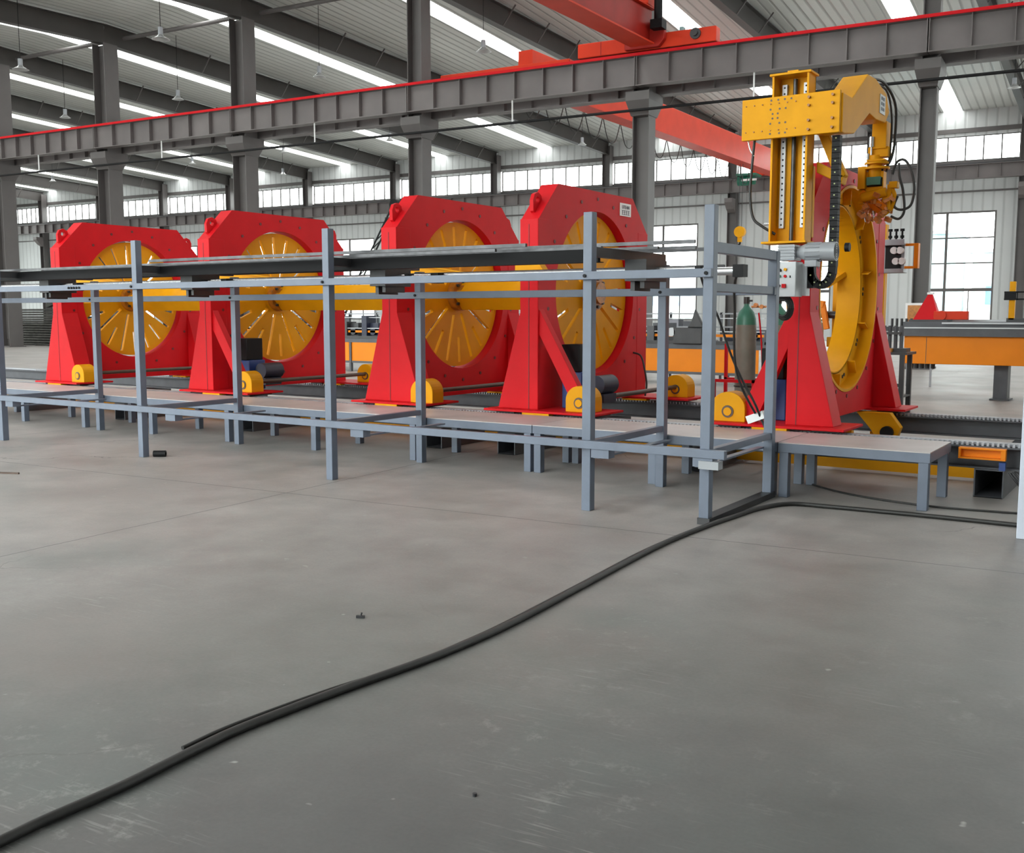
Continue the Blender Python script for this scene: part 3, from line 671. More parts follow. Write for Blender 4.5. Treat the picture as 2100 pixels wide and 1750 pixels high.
# ================================================================== RED RING MACHINES
CY, CZ = 11.15, 1.86
def poly_frame(zb=.53): return [(9.80, zb), (12.50, zb), (12.50, 2.66), (12.08, 3.08), (10.22, 3.08), (9.80, 2.66)]
def disc_part(t, xf):
    """slotted yellow disc: wide blades between radial slots"""
    Rd, ri, ro, w, x0, x1 = .955, .26, .90, .05, xf - .15, xf - .10
    n = 20; d = MB()
    def P(r, off, a):     # point at radius r on the line parallel to direction a, shifted sideways by off
        q = math.sqrt(max(r * r - off * off, 0)); return (CY + q * math.cos(a) - off * math.sin(a), CZ + q * math.sin(a) + off * math.cos(a))
    for k in range(n):
        a0, a1 = 2 * math.pi * (k + .2) / n, 2 * math.pi * (k + 1.2) / n
        out = [(CY + ro * math.cos(a), CZ + ro * math.sin(a)) for a in [a0 + (a1 - a0) * j / 4 for j in range(1, 4)]]
        pts = [P(ri, w / 2, a0), P(ro, w / 2, a0)] + out + [P(ro, -w / 2, a1), P(ri, -w / 2, a1)]
        d.prism(pts, 'yz', x0, x1)
        if k % 2: 
            r2 = .56; d.prism([P(ri, -w / 2, a0), P(r2, -w / 2, a0), P(r2, w / 2, a0), P(ri, w / 2, a0)], 'yz', x0, x1)
    d.cyl((x0, CY, CZ), (x1, CY, CZ), Rd, 72, r_in=ro)
    d.cyl((x0, CY, CZ), (x1, CY, CZ), ri + .005, 40)
    o = d.build('faceplate_disc', 'yellow', t, label='slotted yellow faceplate disc')
    hb = MB().cyl((x1 - .01, CY, CZ), (x1 + .10, CY, CZ), .21, 32).cyl((x1 + .1, CY, CZ), (x1 + .16, CY, CZ), .13, 24)
    ho = hb.build('hub', 'hub', o)
    dots('hub_bolt', 'dark', o, [(x1 + .10, CY + .17 * math.cos(2 * math.pi * k / 8), CZ + .17 * math.sin(2 * math.pi * k / 8)) for k in range(8)],
         lambda b, p: b.cyl(p, (p[0] + .03, p[1], p[2]), .02, 8))
    return o
def leg_flare(mb, xf, y0, y1, left, right, th=.23):
    xf += .004; th += .008
    """side column of the frame, widening towards the base"""
    z0, z1, zt = .53, 1.62, 2.66
    mb.prism([(xf - th - left, z0), (xf + right, z0), (xf + .0, z1), (xf, zt), (xf - th, zt), (xf - th, z1)], 'xz', y0, y1)
def ring_machine(xf, lab, right, brace, base, ra, disc=True, th=.23, Rh=.98, left=.30, brace_dir=1, arm=None, lugs=True):
    t = thing('ring_stand', lab, 'ring machine', (xf, 11.15, .46), group='red ring machines')
    f = holed_plate(MB(), poly_frame(), (CY, CZ), Rh, xf - th, xf)
    f.build('ring_frame', 'red', t, bevel=.008)
    for y0, y1 in ((9.78, 10.06), (12.24, 12.52)):
        m = MB(); leg_flare(m, xf, y0, y1, left, right, th); m.build('side_leg', 'red', t, bevel=.006)
        m = MB().box(xf - th / 2 - .004, xf - th / 2 + .004, y0 - .004, y0, .53, 2.6); m.build('weld_seam', 'red_dark', t)
    for y0, y1 in ((9.62, 10.28), (12.05, 12.7)):
        MB().box(base[0], base[1], y0, y1, .505, .53).build('base_plate', 'red', t, bevel=.004)
        for xx in (base[0] + .22, base[1] - .22): MB().box(xx - .12, xx + .12, y0 + .12, y1 - .12, .478, .505).build('track_shoe', 'dark', t)
        MB().box((base[0] + base[1]) / 2 - .2, (base[0] + base[1]) / 2 + .15, y0 - .005, y0 + .1, .482, .505).build('guide_clamp', 'yellow', t)
    if brace:
        s = brace_dir; x_top = xf if s > 0 else xf - th; x_bot = base[1] - .22 if s > 0 else base[0] + .36
        for y in (9.86,):
            MB().prism([(x_top, 1.66), (x_top, 1.38), (x_bot - s * .12, .53), (x_bot + s * .06, .53)] if s > 0 else [(x_top, 1.66), (x_top, 1.30), (x_bot + .1, .53), (x_bot - .1, .53)], 'xz', y - .05, y + .05).build('brace', 'red', t, bevel=.004)
        xm = xf + .12 if s > 0 else xf - th - .38
        u = MB().box(xm, xm + .26, 10.12, 10.42, .53, .95); uo = u.build('control_unit', 'blue', t, label='blue control unit', bevel=.01)
        MB().box(xm - .0, xm + .24, 10.1, 10.4, .95, 1.26).build('unit_head', 'black', uo, bevel=.012)
        MB().cyl((xm + .4, 10.2, .8), (xm + .4, 10.55, .8), .11, 20).box(xm + .26, xm + .5, 10.2, 10.5, .6, .7).build('drive_motor', 'navy', t)
    # roller guards and their shaft
    rx, rr = ra
    sh = MB().cyl((rx, 9.98, .66), (rx, 12.3, .66), .028, 12); sh.build('drive_shaft', 'brown', t)
    for y0, y1 in ((9.76, 9.98), (12.28, 12.52)):
        pts = [(rx - rr, .53)] + [(rx + rr * math.cos(a), .66 + rr * .93 * math.sin(a)) for a in [math.pi - math.pi * k / 14 for k in range(15)]] + [(rx + rr, .53)]
        g = MB().prism(pts, 'xz', y0, y1).build('roller_guard', 'yellow', t, bevel=.006)
        hb = MB().cyl((rx, y0 - .008, .63), (rx, y0, .63), .062, 20).build('bearing_cover', 'brown', g)
        MB().cyl((rx, y0 - .015, .63), (rx, y0 - .006, .63), .042, 20).build('bearing_cap', 'yellow', g)
    if lugs:
        lp = [(9.89, 2.72), (10.03, 2.86), (10.01, 2.93), (9.94, 2.965), (9.87, 2.94), (9.835, 2.87), (9.84, 2.75)]
        for mir in (False, True):
            P_ = [(22.3 - y, z) for y, z in lp][::-1] if mir else lp; cc_ = (22.3 - 9.93, 2.88) if mir else (9.93, 2.88); lg = MB()
            holed_plate(lg, P_, cc_, .034, xf - th * .62, xf - th * .42, 20)
            lg.build('lifting_lug', 'red', t)
    hp = [(xf, CY + 1.17 * math.cos(a), CZ + 1.13 * math.sin(a)) for a in [2 * math.pi * (k + .5) / 18 for k in range(18)]]
    dots('bolt_hole', 'red_dark', t, [p for p in hp if 9.90 < p[1] < 12.40], lambda b, p: b.cyl(p, (p[0] + .007, p[1], p[2]), .022, 10))
    if disc: disc_part(t, xf)
    if arm:
        x0, x1 = arm
        MB().box(xf - th - .02, xf + .03, 9.70, 9.78, 2.03, 2.17).build('guide_clamp', 'yellow', t)
        MB().prism([(xf + .03, 2.06), (xf + .03, 2.16), (x0, 2.2), (x1, 2.03), (x1, 1.97), (xf + .03, 2.02)], 'xz', 9.68, 9.72).prism([(x0, 2.2), (x1, 2.04), (x1, 2.03), (x0, 2.19)], 'xz', 9.60, 9.72).build('guide_arm', 'yellow', t, label='sloping yellow guide arm')
    return t
m1 = ring_machine(-15.10, 'leftmost red octagonal ring machine with a slotted yellow disc', .36, False, (-15.67, -14.55), (-14.72, .16), arm=(-14.2, -13.1))
m2 = ring_machine(-11.56, 'second red ring machine from the left, with a slanted brace on its near leg', .0, True, (-12.10, -10.68), (-10.92, .17), arm=(-11.05, -9.85))
m3 = ring_machine(-8.17, 'third red ring machine from the left, with two flared legs and no brace', .36, False, (-8.80, -7.60), (-7.78, .17), arm=(-7.8, -6.75))
m4 = ring_machine(-6.13, 'red ring machine with a white nameplate, nearest of those with a yellow disc', .0, True, (-6.76, -5.30), (-5.58, .17), arm=(-6.04, -5.92))
m5 = ring_machine(-3.07, 'rightmost red ring machine carrying an open yellow ring, under the yellow mast', .26, True, (-4.05, -2.66), (-3.86, .18), disc=False, th=.20, Rh=1.09, left=.0, brace_dir=-1)
# nameplate on m4
npz = MB().box(-6.13, -6.122, 11.72, 12.02, 2.84, 3.0).build('nameplate', 'white', m4, label='white nameplate')
def text_mesh(txt, size, loc, rot, m, parent, name='lettering', depth=.002):
    cu = bpy.data.curves.new(name, 'FONT'); cu.body = txt; cu.size = size; cu.extrude = depth; cu.align_x = 'CENTER'; cu.align_y = 'CENTER'
    to = bpy.data.objects.new(name, cu); col.objects.link(to); dg = bpy.context.evaluated_depsgraph_get()
    me = bpy.data.meshes.new_from_object(to.evaluated_get(dg)); bpy.data.objects.remove(to)
    mtx = Matrix.Translation(Vector(loc) - ORIG[parent.name][0]) @ rot.to_4x4(); me.transform(mtx)
    me.materials.clear(); me.materials.append(M[m]); o = bpy.data.objects.new(name, me); col.objects.link(o); o.parent = parent
    ORIG[o.name] = ORIG[parent.name]; return o
ROTX = Matrix(((0, 0, 1), (1, 0, 0), (0, 1, 0)))      # text lying in the YZ plane, read from +X
text_mesh('UTEAN', .062, (-6.12, 11.87, 2.95), ROTX, 'navy', m4)
st = MB()
for k in range(4):
    y = 11.765 + k * .055
    st.box(-6.122, -6.119, y, y + .042, 2.905, 2.912).box(-6.122, -6.119, y + .004, y + .038, 2.885, 2.891).box(-6.122, -6.119, y + .017, y + .024, 2.858, 2.912).box(-6.122, -6.119, y, y + .042, 2.858, 2.864)
st.build('lettering', 'navy', m4)
MB().tube([(-6.13, 12.15, 1.1), (-6.02, 12.15, 1.06), (-5.95, 12.12, .9), (-5.88, 12.05, .7), (-5.85, 11.95, .56)], .012, 8).build('cable', 'rubber', m4)
MB().tube([(-6.0, 10.3, 1.02), (-5.9, 10.35, .98), (-5.8, 10.35, .8), (-5.72, 10.3, .7)], .01, 8).build('cable', 'rubber', m4)
# open yellow ring of the rightmost machine
rg = MB(); xr = -3.10
rg.cyl((xr - .36, CY, CZ), (xr - .10, CY, CZ), .90, 96, r_in=.875)
rg.cyl((xr - .13, CY, CZ), (xr - .10, CY, CZ), 1.06, 96, r_in=.89)
rg.cyl((xr - .20, CY, CZ), (xr + .035, CY, CZ), 1.085, 96, r_in=1.055)
ring = rg.build('work_ring', 'yellow', m5, label='open yellow flanged work ring')
for k in range(10):
    a = 2 * math.pi * (k + .35) / 10; c, s = math.cos(a), math.sin(a)
    MB().bar((xr - .06, CY + .9 * c, CZ + .9 * s), (xr - .06, CY + 1.06 * c, CZ + 1.06 * s), .012, .08, up=(1, 0, 0)).build('ring_rib', 'yellow', ring)
dots('bolt_hole', 'dark', ring, [(xr - .10, CY + .98 * math.cos(a), CZ + .98 * math.sin(a)) for a in [2 * math.pi * k / 10 + da for k in range(10) for da in (-.03, .03)]],
     lambda b, p: b.cyl(p, (p[0] + .008, p[1], p[2]), .02, 10))
MB().bar((xr - .30, CY + .87, CZ + .20), (xr - .44, CY + .66, CZ + .06), .10, .05).build('ring_jaw', 'yellow', ring)
# swing wheel under the far base
wb = MB().prism([(-3.15, .50), (-2.78, .50), (-2.66, .34), (-2.70, .22), (-2.80, .17), (-2.92, .20), (-2.98, .30)], 'xz', 11.86, 11.98)
wb.build('wheel_bracket', 'yellow', m5, bevel=.006, label='yellow wheel bracket under the base')
MB().cyl((-2.80, 11.80, .285), (-2.80, 11.86, .285), .07, 20).build('wheel', 'black', m5)

# long yellow box beam through the discs
c = (CY, CZ); hw = .16; pr = [(c[0] + hw * math.cos(R(a)) * (1.2), c[1] - .02 + hw * math.sin(R(a)) * 1.15) for a in (88, 178, 268, 358)]
MB().prism(pr, 'yz', -17.0, -6.02 - .36).build('box_beam', 'yellow', label='long yellow square beam running through the centres of the slotted discs', cat='beam', bevel=.006)

# ================================================================== WELDING MAST (on the rightmost machine)
wm = thing('welding_manipulator', 'tall yellow welding mast with a sliding arm and torch head', 'welding robot', (-3.18, 9.6, 1.7))
b = MB(); X0, X1, YA, YB_ = -3.345, -3.005, 9.36, 9.56
b.box(X0, X0 + .02, YA, YB_, 2.27, 3.76).box(X1 - .02, X1, YA, YB_, 2.27, 3.76).box(X0, X1, YB_ - .02, YB_, 2.27, 3.76)
b.box(X0 - .02, X1 + .02, YA - .02, YB_ + .02, 3.755, 3.775).box(X0 - .06, X1 + .02, YA - .03, YB_ + .02, 2.25, 2.27).box(-3.22, -3.12, 9.4, 9.5, 3.775, 3.80)
b.build('mast_channel', 'yellow', wm, bevel=.003)
b = MB().box(-3.30, -3.05, 9.562, 9.774, 2.32, 2.98); b.build('mount_bracket', 'yellow', wm, bevel=.01)
b = MB().prism([(-2.99, 3.25), (-2.90, 3.25), (-2.72, 2.86), (-2.80, 2.80)], 'xz', 9.60, 9.70).prism([(-2.99, 3.0), (-2.74, 2.86), (-2.76, 2.78), (-2.99, 2.9)], 'xz', 9.60, 9.75)
b.build('gusset_arm', 'yellow', wm, bevel=.008)
for x in (-3.275, -3.075):
    r_ = MB().box(x - .022, x + .022, 9.50, 9.538, 2.40, 3.70).build('guide_rail', 'rail_white', wm, label='bright guide rail')
    dots('bolt_hole', 'black', r_, [(x, 9.50, 2.43 + k * .054) for k in range(24)], lambda b, p: b.cyl(p, (p[0], p[1] - .002, p[2]), .009, 8))
MB().cyl((-3.175, 9.5, 2.28), (-3.175, 9.5, 3.74), .02, 14).build('lead_screw', 'bar', wm)
sp = MB().box(-3.60, -2.705, 9.29, 9.335, 3.195, 3.56)
sl = sp.build('slide_plate', 'yellow', wm, bevel=.004)
MB().box(-3.36, -3.0, 9.335, 9.50, 3.25, 3.5).build('carriage_block', 'dark', wm)
dots('bolt_hole', 'brown', sl, [(x, 9.29, z) for x, z in [(-3.325, 3.53), (-3.26, 3.53), (-3.20, 3.53), (-3.14, 3.53), (-3.33, 3.45), (-3.245, 3.45), (-3.19, 3.45), (-3.31, 3.41), (-3.262, 3.41), (-3.31, 3.37), (-3.262, 3.37), (-3.33, 3.325), (-3.245, 3.325), (-3.19, 3.325), (-3.33, 3.235), (-3.245, 3.235), (-3.19, 3.235)]],
     lambda b, p: b.cyl(p, (p[0], p[1] - .0015, p[2]), .0095, 10))
dots('cap_screw', 'hub', sl, [(-3.56 + k * .077, 9.29, z) for k in range(7) for z in (3.50, 3.265)], lambda b, p: b.cyl(p, (p[0], p[1] - .010, p[2]), .006, 8))
dots('stud', 'hub', sl, [(x, 9.29, z) for x in (-2.975, -2.765) for z in (3.52, 3.45, 3.32, 3.24)], lambda b, p: b.cyl(p, (p[0], p[1] - .028, p[2]), .012, 10))
# arm reaching back over the ring
am = MB().prism([(9.335, 3.20), (9.335, 3.54), (9.62, 3.54), (10.12, 3.84), (10.40, 3.85), (10.82, 3.78), (10.95, 3.62), (10.82, 3.50), (10.45, 3.48), (10.22, 3.50), (9.72, 3.24), (9.42, 3.20)], 'yz', -2.93, -2.69)
ao = am.build('arm', 'yellow', wm, bevel=.008)
MB().box(-2.69, -2.684, 10.56, 10.76, 3.56, 3.74).build('nameplate', 'box_grey', ao)
s_ = MB()
for k in range(2):
    for j in range(3): s_.box(-2.684, -2.682, 10.60 + k * .07, 10.65 + k * .07, 3.59 + j * .05, 3.62 + j * .05)
s_.build('lettering', 'navy', ao)
# torch head
th_ = MB()
th_.box(-2.86, -2.72, 10.98, 11.16, 3.28, 3.55).box(-2.90, -2.70, 11.0, 11.14, 3.2, 3.3).cyl((-2.83, 11.05, 2.98), (-2.83, 11.05, 3.22), .07, 16).cyl((-2.82, 11.05, 3.13), (-2.82, 11.05, 3.15), .12, 20).cyl((-2.82, 11.05, 3.08), (-2.82, 11.05, 3.10), .13, 20)
th_.box(-2.90, -2.72, 10.96, 11.16, 3.155, 3.175)
ho = th_.build('torch_carriage', 'yellow', wm, bevel=.004)
MB().box(-2.985, -2.91, 10.96, 11.14, 2.885, 3.11).box(-2.985, -2.93, 11.0, 11.1, 2.74, 2.88).build('torch_side_box', 'yellow', wm, bevel=.005)
MB().box(-2.68, -2.60, 11.0, 11.1, 2.88, 2.945).box(-2.70, -2.66, 11.02, 11.08, 2.72, 2.92).tube([(-2.67, 11.05, 2.9), (-2.63, 11.05, 2.8), (-2.66, 11.05, 2.68), (-2.76, 11.05, 2.6)], .022, 8).build('torch_bracket', 'yellow', wm, bevel=.004)
MB().bar((-2.95, 11.02, 2.86), (-2.70, 11.0, 2.68), .05, .055).bar((-2.92, 11.08, 2.78), (-2.76, 11.06, 2.64), .06, .05).build('torch_cross_arm', 'orange', wm, bevel=.004)
MB().cyl((-2.90, 11.05, 2.95), (-2.75, 11.05, 2.95), .055, 14).cyl((-2.78, 11.05, 2.95), (-2.78, 11.05, 3.1), .03, 10).build('wire_feeder', 'black', wm)
cl_ = MB(); random.seed(5)
for k in range(44):
    p = Vector((random.uniform(-2.98, -2.66), random.uniform(10.92, 11.15), random.uniform(2.58, 2.80))); q = p + Vector((random.uniform(-.06, .06), random.uniform(-.04, .04), random.uniform(-.07, .05)))
    cl_.bar(p, q, random.uniform(.02, .05), random.uniform(.02, .05))
cl_.build('torch_clamps', 'copper', wm)
MB().box(-2.92, -2.74, 11.02, 11.14, 2.86, 3.06).cyl((-2.94, 11.0, 2.8), (-2.70, 11.0, 2.84), .05, 14).box(-2.74, -2.66, 11.0, 11.12, 2.66, 2.80).build('torch_body', 'yellow', wm, bevel=.006)
MB().box(-2.90, -2.76, 10.98, 11.02, 2.92, 3.0).build('torch_switch', 'gas_green', wm)
nz = MB()
for x in (-2.93, -2.84, -2.78): nz.cyl((x, 11.05, 2.66), (x + .02, 11.04, 2.55), .012, 10, .006)
nz.build('torch_nozzle', 'bright', wm)
MB().cyl((-2.86, 10.98, 3.30), (-2.86, 10.98, 3.40), .028, 12).cyl((-2.86, 10.98, 3.22), (-2.86, 10.98, 3.30), .01, 8).cyl((-2.90, 11.0, 3.1), (-2.90, 11.0, 3.24), .02, 8).build('pressure_regulator', 'bright', wm)
hz = MB().tube([(-2.80, 10.4, 3.86), (-2.73, 10.8, 3.9), (-2.66, 11.05, 3.72), (-2.66, 11.1, 3.4), (-2.68, 11.08, 3.2), (-2.72, 11.05, 3.1)], .014, 8)
hz.tube([(-2.80, 10.5, 3.84), (-2.72, 10.9, 3.84), (-2.69, 11.05, 3.6), (-2.70, 11.08, 3.25), (-2.72, 11.05, 3.05)], .011, 8)
hz.build('torch_cable', 'rubber', wm)
hz = MB().tube([(-2.66, 11.05, 3.02), (-2.62, 11.05, 3.14), (-2.54, 11.05, 3.15), (-2.47, 11.05, 3.02), (-2.44, 11.05, 2.85), (-2.47, 11.05, 2.70), (-2.56, 11.05, 2.66), (-2.63, 11.05, 2.70), (-2.60, 11.05, 2.8)], .013, 8)
hz.tube([(-2.60, 11.05, 3.13), (-2.59, 11.05, 3.0), (-2.55, 11.05, 2.85), (-2.53, 11.05, 2.65), (-2.58, 11.05, 2.57), (-2.66, 11.05, 2.60)], .013, 8)
hz.build('torch_cable', 'rubber', wm)
# drag chain
dc = MB(); pts = []
for k in range(24): pts.append(Vector((-2.765, 9.45, 3.19 - k * .05)))
for k in range(1, 12):
    a = math.pi * k / 11; pts.append(Vector((-2.865 + .10 * math.cos(a), 9.45, 2.02 - .155 * math.sin(a))))
dd = MB()
for i in range(len(pts) - 1):
    p, q = pts[i], pts[i + 1]; dc.bar(p, q + (q - p) * .1, .07, .075 if i < 23 else .06, up=(0, 1, 0)); m_ = (p + q) / 2
    if i % 2 == 0: dd.cyl(m_ + Vector((0, -.041, 0)), m_ + Vector((0, -.036, 0)), .007, 8)
dco = dc.build('cable_chain', 'black', wm, label='black cable drag chain')
dd.build('chain_pins', 'chain_dot', dco)
MB().box(-3.0, -2.93, 9.42, 9.5, 1.84, 2.06).cyl((-2.66, 9.45, 2.2), (-2.62, 9.45, 2.2), .04, 12).build('chain_bracket', 'black', wm)
# gearmotor
gm = MB().box(-3.235, -3.08, 9.32, 9.5, 2.09, 2.235)
for k in range(5): gm.box(-3.24, -3.075, 9.312, 9.508, 2.10 + k * .028, 2.11 + k * .028)
gm.cyl((-3.08, 9.41, 2.165), (-3.0, 9.41, 2.165), .045, 24, .08)
gmo = gm.build('gearbox', 'motor_grey', wm, bevel=.003)
mm = MB().cyl((-3.0, 9.41, 2.165), (-2.73, 9.41, 2.165), .080, 28)
for k in range(14):
    a = 2 * math.pi * k / 14; mm.bar((-2.99, 9.41 + .083 * math.cos(a), 2.165 + .083 * math.sin(a)), (-2.86, 9.41 + .083 * math.cos(a), 2.165 + .083 * math.sin(a)), .006, .012, up=(0, math.cos(a), math.sin(a)))
mm.cyl((-2.84, 9.41, 2.165), (-2.725, 9.41, 2.165), .086, 28)
mo = mm.build('motor', 'motor_grey', wm, label='grey ribbed electric motor')
fg = MB()
for r0 in (.02, .04, .06, .075): fg.cyl((-2.726, 9.41, 2.165), (-2.722, 9.41, 2.165), r0, 24, r_in=r0 - .006)
fg.build('fan_grille', 'dark', mo)
MB().box(-2.99, -2.88, 9.33, 9.45, 2.03, 2.09).build('terminal_box', 'motor_grey', mo, bevel=.004)
# control box with buttons
cb = MB().box(-3.235, -3.03, 9.22, 9.42, 1.76, 2.075).build('control_box', 'box_grey', wm, bevel=.005, label='light grey control box with push buttons')
MB().box(-3.03, -2.985, 9.40, 9.5, 1.77, 2.06).build('box_bracket', 'box_grey', wm)
for x, z, c_, r in [(-3.175, 2.0, 'black', .014), (-3.125, 2.005, 'yellow', .014), (-3.178, 1.945, 'green', .014), (-3.125, 1.945, 'red', .013), (-3.18, 1.86, 'black', .013)]:
    MB().cyl((x, 9.205, z), (x, 9.22, z), r, 14).build('push_button', c_, cb, label=c_ + ' push button')
MB().box(-3.15, -3.115, 9.195, 9.22, 1.84, 1.875).build('push_button', 'red', cb, label='square red emergency button')
MB().box(-3.085, -3.075, 9.215, 9.22, 1.93, 1.95).build('lock', 'black', cb)
cc = MB()
for k in range(4):
    r = .075 + .012 * k; cc.tube([(-3.17 + r * .72 * math.cos(a) , 9.30 + .02 * k, 1.66 + r * 1.0 * math.sin(a)) for a in [2 * math.pi * j / 12 for j in range(13)]], .010, 6, 3)
cc.build('cable_coil', 'rubber', cb, label='coiled black cable')
MB().tube([(-3.50, 9.36, 3.2), (-3.52, 9.36, 2.95), (-3.53, 9.36, 2.7), (-3.50, 9.37, 2.5), (-3.42, 9.38, 2.42), (-3.30, 9.42, 2.34)], .013, 8).build('feed_cable', 'rubber', wm)
MB().tube([(-3.56, 9.36, 3.2), (-3.54, 9.36, 3.12), (-3.50, 9.36, 3.06)], .008, 6).build('feed_cable', 'bright', wm)
MB().cyl((-3.42, 9.45, 2.44), (-3.34, 9.45, 2.44), .012, 8).cyl((-3.36, 9.45, 2.3), (-3.36, 9.45, 2.44), .006, 6).build('limit_switch', 'bright', wm)

# wire straightener behind the open ring: yellow frame with rollers
ws = thing('roller_straightener', 'yellow roller straightener seen through the open ring, with dark rollers', 'roller machine', (-3.65, 12.9, 0))
MB().box(-3.75, -3.65, 12.85, 12.95, 0, 2.1).box(-3.60, -3.50, 13.0, 13.1, 0, 2.0).box(-3.95, -3.5, 12.8, 13.1, .0, .08).box(-3.80, -3.5, 12.82, 13.0, 1.2, 1.32).build('stand', 'yellow', ws, bevel=.005)
for k, (x, z) in enumerate([(-3.66, 1.27), (-3.86, 1.60), (-3.66, 2.42), (-3.93, 1.0), (-3.9, .85), (-3.6, 1.95)]):
    MB().cyl((x, 12.75, z), (x + .25, 12.75, z - .01), .045, 16).build('roller', 'dark', ws)
MB().box(-3.98, -3.86, 12.6, 12.9, 1.1, 1.5).build('motor_housing', 'hub', ws, bevel=.01)
MB().cyl((-3.96, 12.6, 1.25), (-3.88, 12.55, 1.25), .12, 16).build('wheel', 'navy', ws)
MB().bar((-3.98, 12.62, 1.75), (-3.78, 12.62, 1.72), .09, .08).bar((-3.8, 12.62, 1.72), (-3.74, 12.62, 1.42), .06, .07).build('clamp_arm', 'orange', ws, bevel=.005)
MB().box(-3.72, -3.5, 12.7, 12.8, .7, 1.2).box(-3.62, -3.52, 12.66, 12.72, .85, 1.45).build('motor', 'black', ws, bevel=.01)
# pinch unit on a yellow post right of the ring machine
pu = thing('pinch_roller_unit', 'yellow post with a box of oval rollers, right of the ring machine', 'roller machine', (-3.15, 13.2, 0))
MB().box(-3.33, -3.22, 13.2, 13.32, 0, 2.7).box(-3.33, -3.2, 13.15, 13.35, 0, .04).build('post', 'yellow', pu, bevel=.005)
MB().box(-3.24, -2.96, 13.0, 13.2, 2.43, 2.50).box(-3.24, -2.96, 13.0, 13.2, 2.10, 2.15).box(-3.24, -2.98, 13.12, 13.2, 2.15, 2.43).build('roller_case', 'motor_grey', pu, bevel=.004)
MB().box(-3.20, -3.02, 13.10, 13.125, 2.15, 2.43).build('backing', 'black', pu)
for k, (x, z) in enumerate([(-3.09, 2.37), (-3.02, 2.37), (-3.065, 2.24), (-2.995, 2.24)]):
    MB().cyl((x, 13.04, z), (x, 13.10, z), .042, 16).build('roller', 'white', pu)
for x in (-3.15, -3.08, -3.01): MB().cyl((x, 13.1, 2.5), (x, 13.1, 2.62), .012, 8).cyl((x, 13.1, 2.52), (x, 13.1, 2.55), .024, 8).cyl((x, 13.1, 2.6), (x, 13.1, 2.63), .026, 8).build('adjusting_screw', 'black', pu)
MB().box(-2.97, -2.82, 13.08, 13.12, 2.42, 2.45).box(-2.97, -2.82, 13.08, 13.12, 2.15, 2.18).box(-2.86, -2.81, 13.06, 13.16, 2.15, 2.45).build('hoop', 'orange', pu, bevel=.004)

# gas cylinders on a red cart
gc = thing('cylinder_cart', 'red tube cart holding the gas cylinders behind the track', 'cart', (-4.95, 13.2, 0))
MB().box(-5.35, -4.35, 12.95, 12.99, .70, .74).box(-5.35, -4.35, 13.36, 13.4, .70, .74).box(-5.35, -4.35, 12.95, 13.4, .18, .21).box(-5.35, -5.31, 12.95, 12.99, .1, .74).box(-5.35, -5.31, 13.36, 13.4, .1, 1.2).box(-4.80, -4.76, 12.95, 12.99, .1, .74).box(-4.39, -4.35, 13.36, 13.4, .1, 1.2).build('cart_frame', 'red', gc)
for x in (-5.25, -4.45):
    MB().cyl((x, 12.93, .1), (x, 12.99, .1), .1, 16).cyl((x, 13.36, .1), (x, 13.42, .1), .1, 16).build('wheel', 'black', gc)
def gas(x, y, lab):
    t = thing('gas_cylinder', lab, 'gas cylinder', (x, y, .212), group='gas cylinders')
    MB().lathe([(.0, 0), (.125, 0), (.135, .03), (.135, 1.25)], (x, y, .212), 28).build('cylinder_body', 'gas_grey', t)
    MB().lathe([(.135, 1.25), (.128, 1.33), (.10, 1.42), (.055, 1.47), (.035, 1.50), (.035, 1.53)], (x, y, .212), 28).build('shoulder', 'gas_green', t, label='green shoulder')
    MB().cyl((x, y, 1.74), (x, y, 1.83), .042, 14).cyl((x, y, 1.78), (x + .08, y, 1.78), .012, 8).build('valve_cap', 'dark', t)
    MB().lathe([(.137, .42), (.146, .425), (.146, .44), (.137, .445)], (x, y, .212), 28).build('rubber_ring', 'rubber', t)
gas(-4.98, 13.18, 'grey gas cylinder with green shoulder, standing left of the rack end post')
gas(-4.55, 13.2, 'grey gas cylinder with green shoulder, half hidden behind the rack end post')
MB().cyl((-4.83, 13.1, 1.72), (-4.83, 13.14, 1.72), .03, 14).cyl((-4.75, 13.1, 1.70), (-4.75, 13.13, 1.70), .028, 14).cyl((-4.90, 13.15, 1.70), (-4.70, 13.15, 1.70), .014, 8).build('pressure_gauge', 'copper', label='small brass pressure gauges between the two gas cylinders', cat='gauge')
MB().tube([(-4.80, 13.15, 1.62), (-4.76, 13.15, 1.3), (-4.72, 13.1, 1.0), (-4.68, 13.05, .6), (-4.7, 13.0, .24)], .012, 8).build('gas_hose', 'red', label='red gas hose hanging between the gas cylinders', cat='hose')

# ================================================================== BACKGROUND MACHINES
# right machine table with orange apron
t1 = thing('machine_table', 'long machine table with an orange apron at the right, beyond the track', 'machine table', (0, 21.2, 0))
MB().box(-4.62, 6, 20.6, 21.6, .665, 1.19).build('apron', 'orange', t1, bevel=.01, label='orange apron')
MB().box(-4.22, -4.21, 20.597, 20.6, .68, 1.17).build('apron_seam', 'brown', t1)
MB().box(-4.70, 6.1, 20.5, 21.7, 1.19, 1.36).box(-4.66, 6.1, 20.62, 21.6, 1.36, 1.46).build('table_bed', 'track', t1)
MB().box(-4.60, 6.1, 20.47, 20.5, 1.335, 1.36).box(-3.95, 6.1, 20.56, 20.6, 1.42, 1.45).box(-4.6, 6, 21.4, 21.6, 1.46, 1.50).build('slide_rail', 'rail_white', t1)
MB().box(-4.6, -3.9, 20.8, 21.3, 1.46, 1.50).box(-2.9, 6, 20.9, 21.3, 1.46, 1.53).build('bed_plate', 'dark', t1)
for x in (-2.95, .2, 3.4): MB().box(x - .12, x + .12, 20.95, 21.3, .03, .665).box(x - .17, x + .17, 20.9, 21.35, 0, .03).build('leg', 'track', t1)
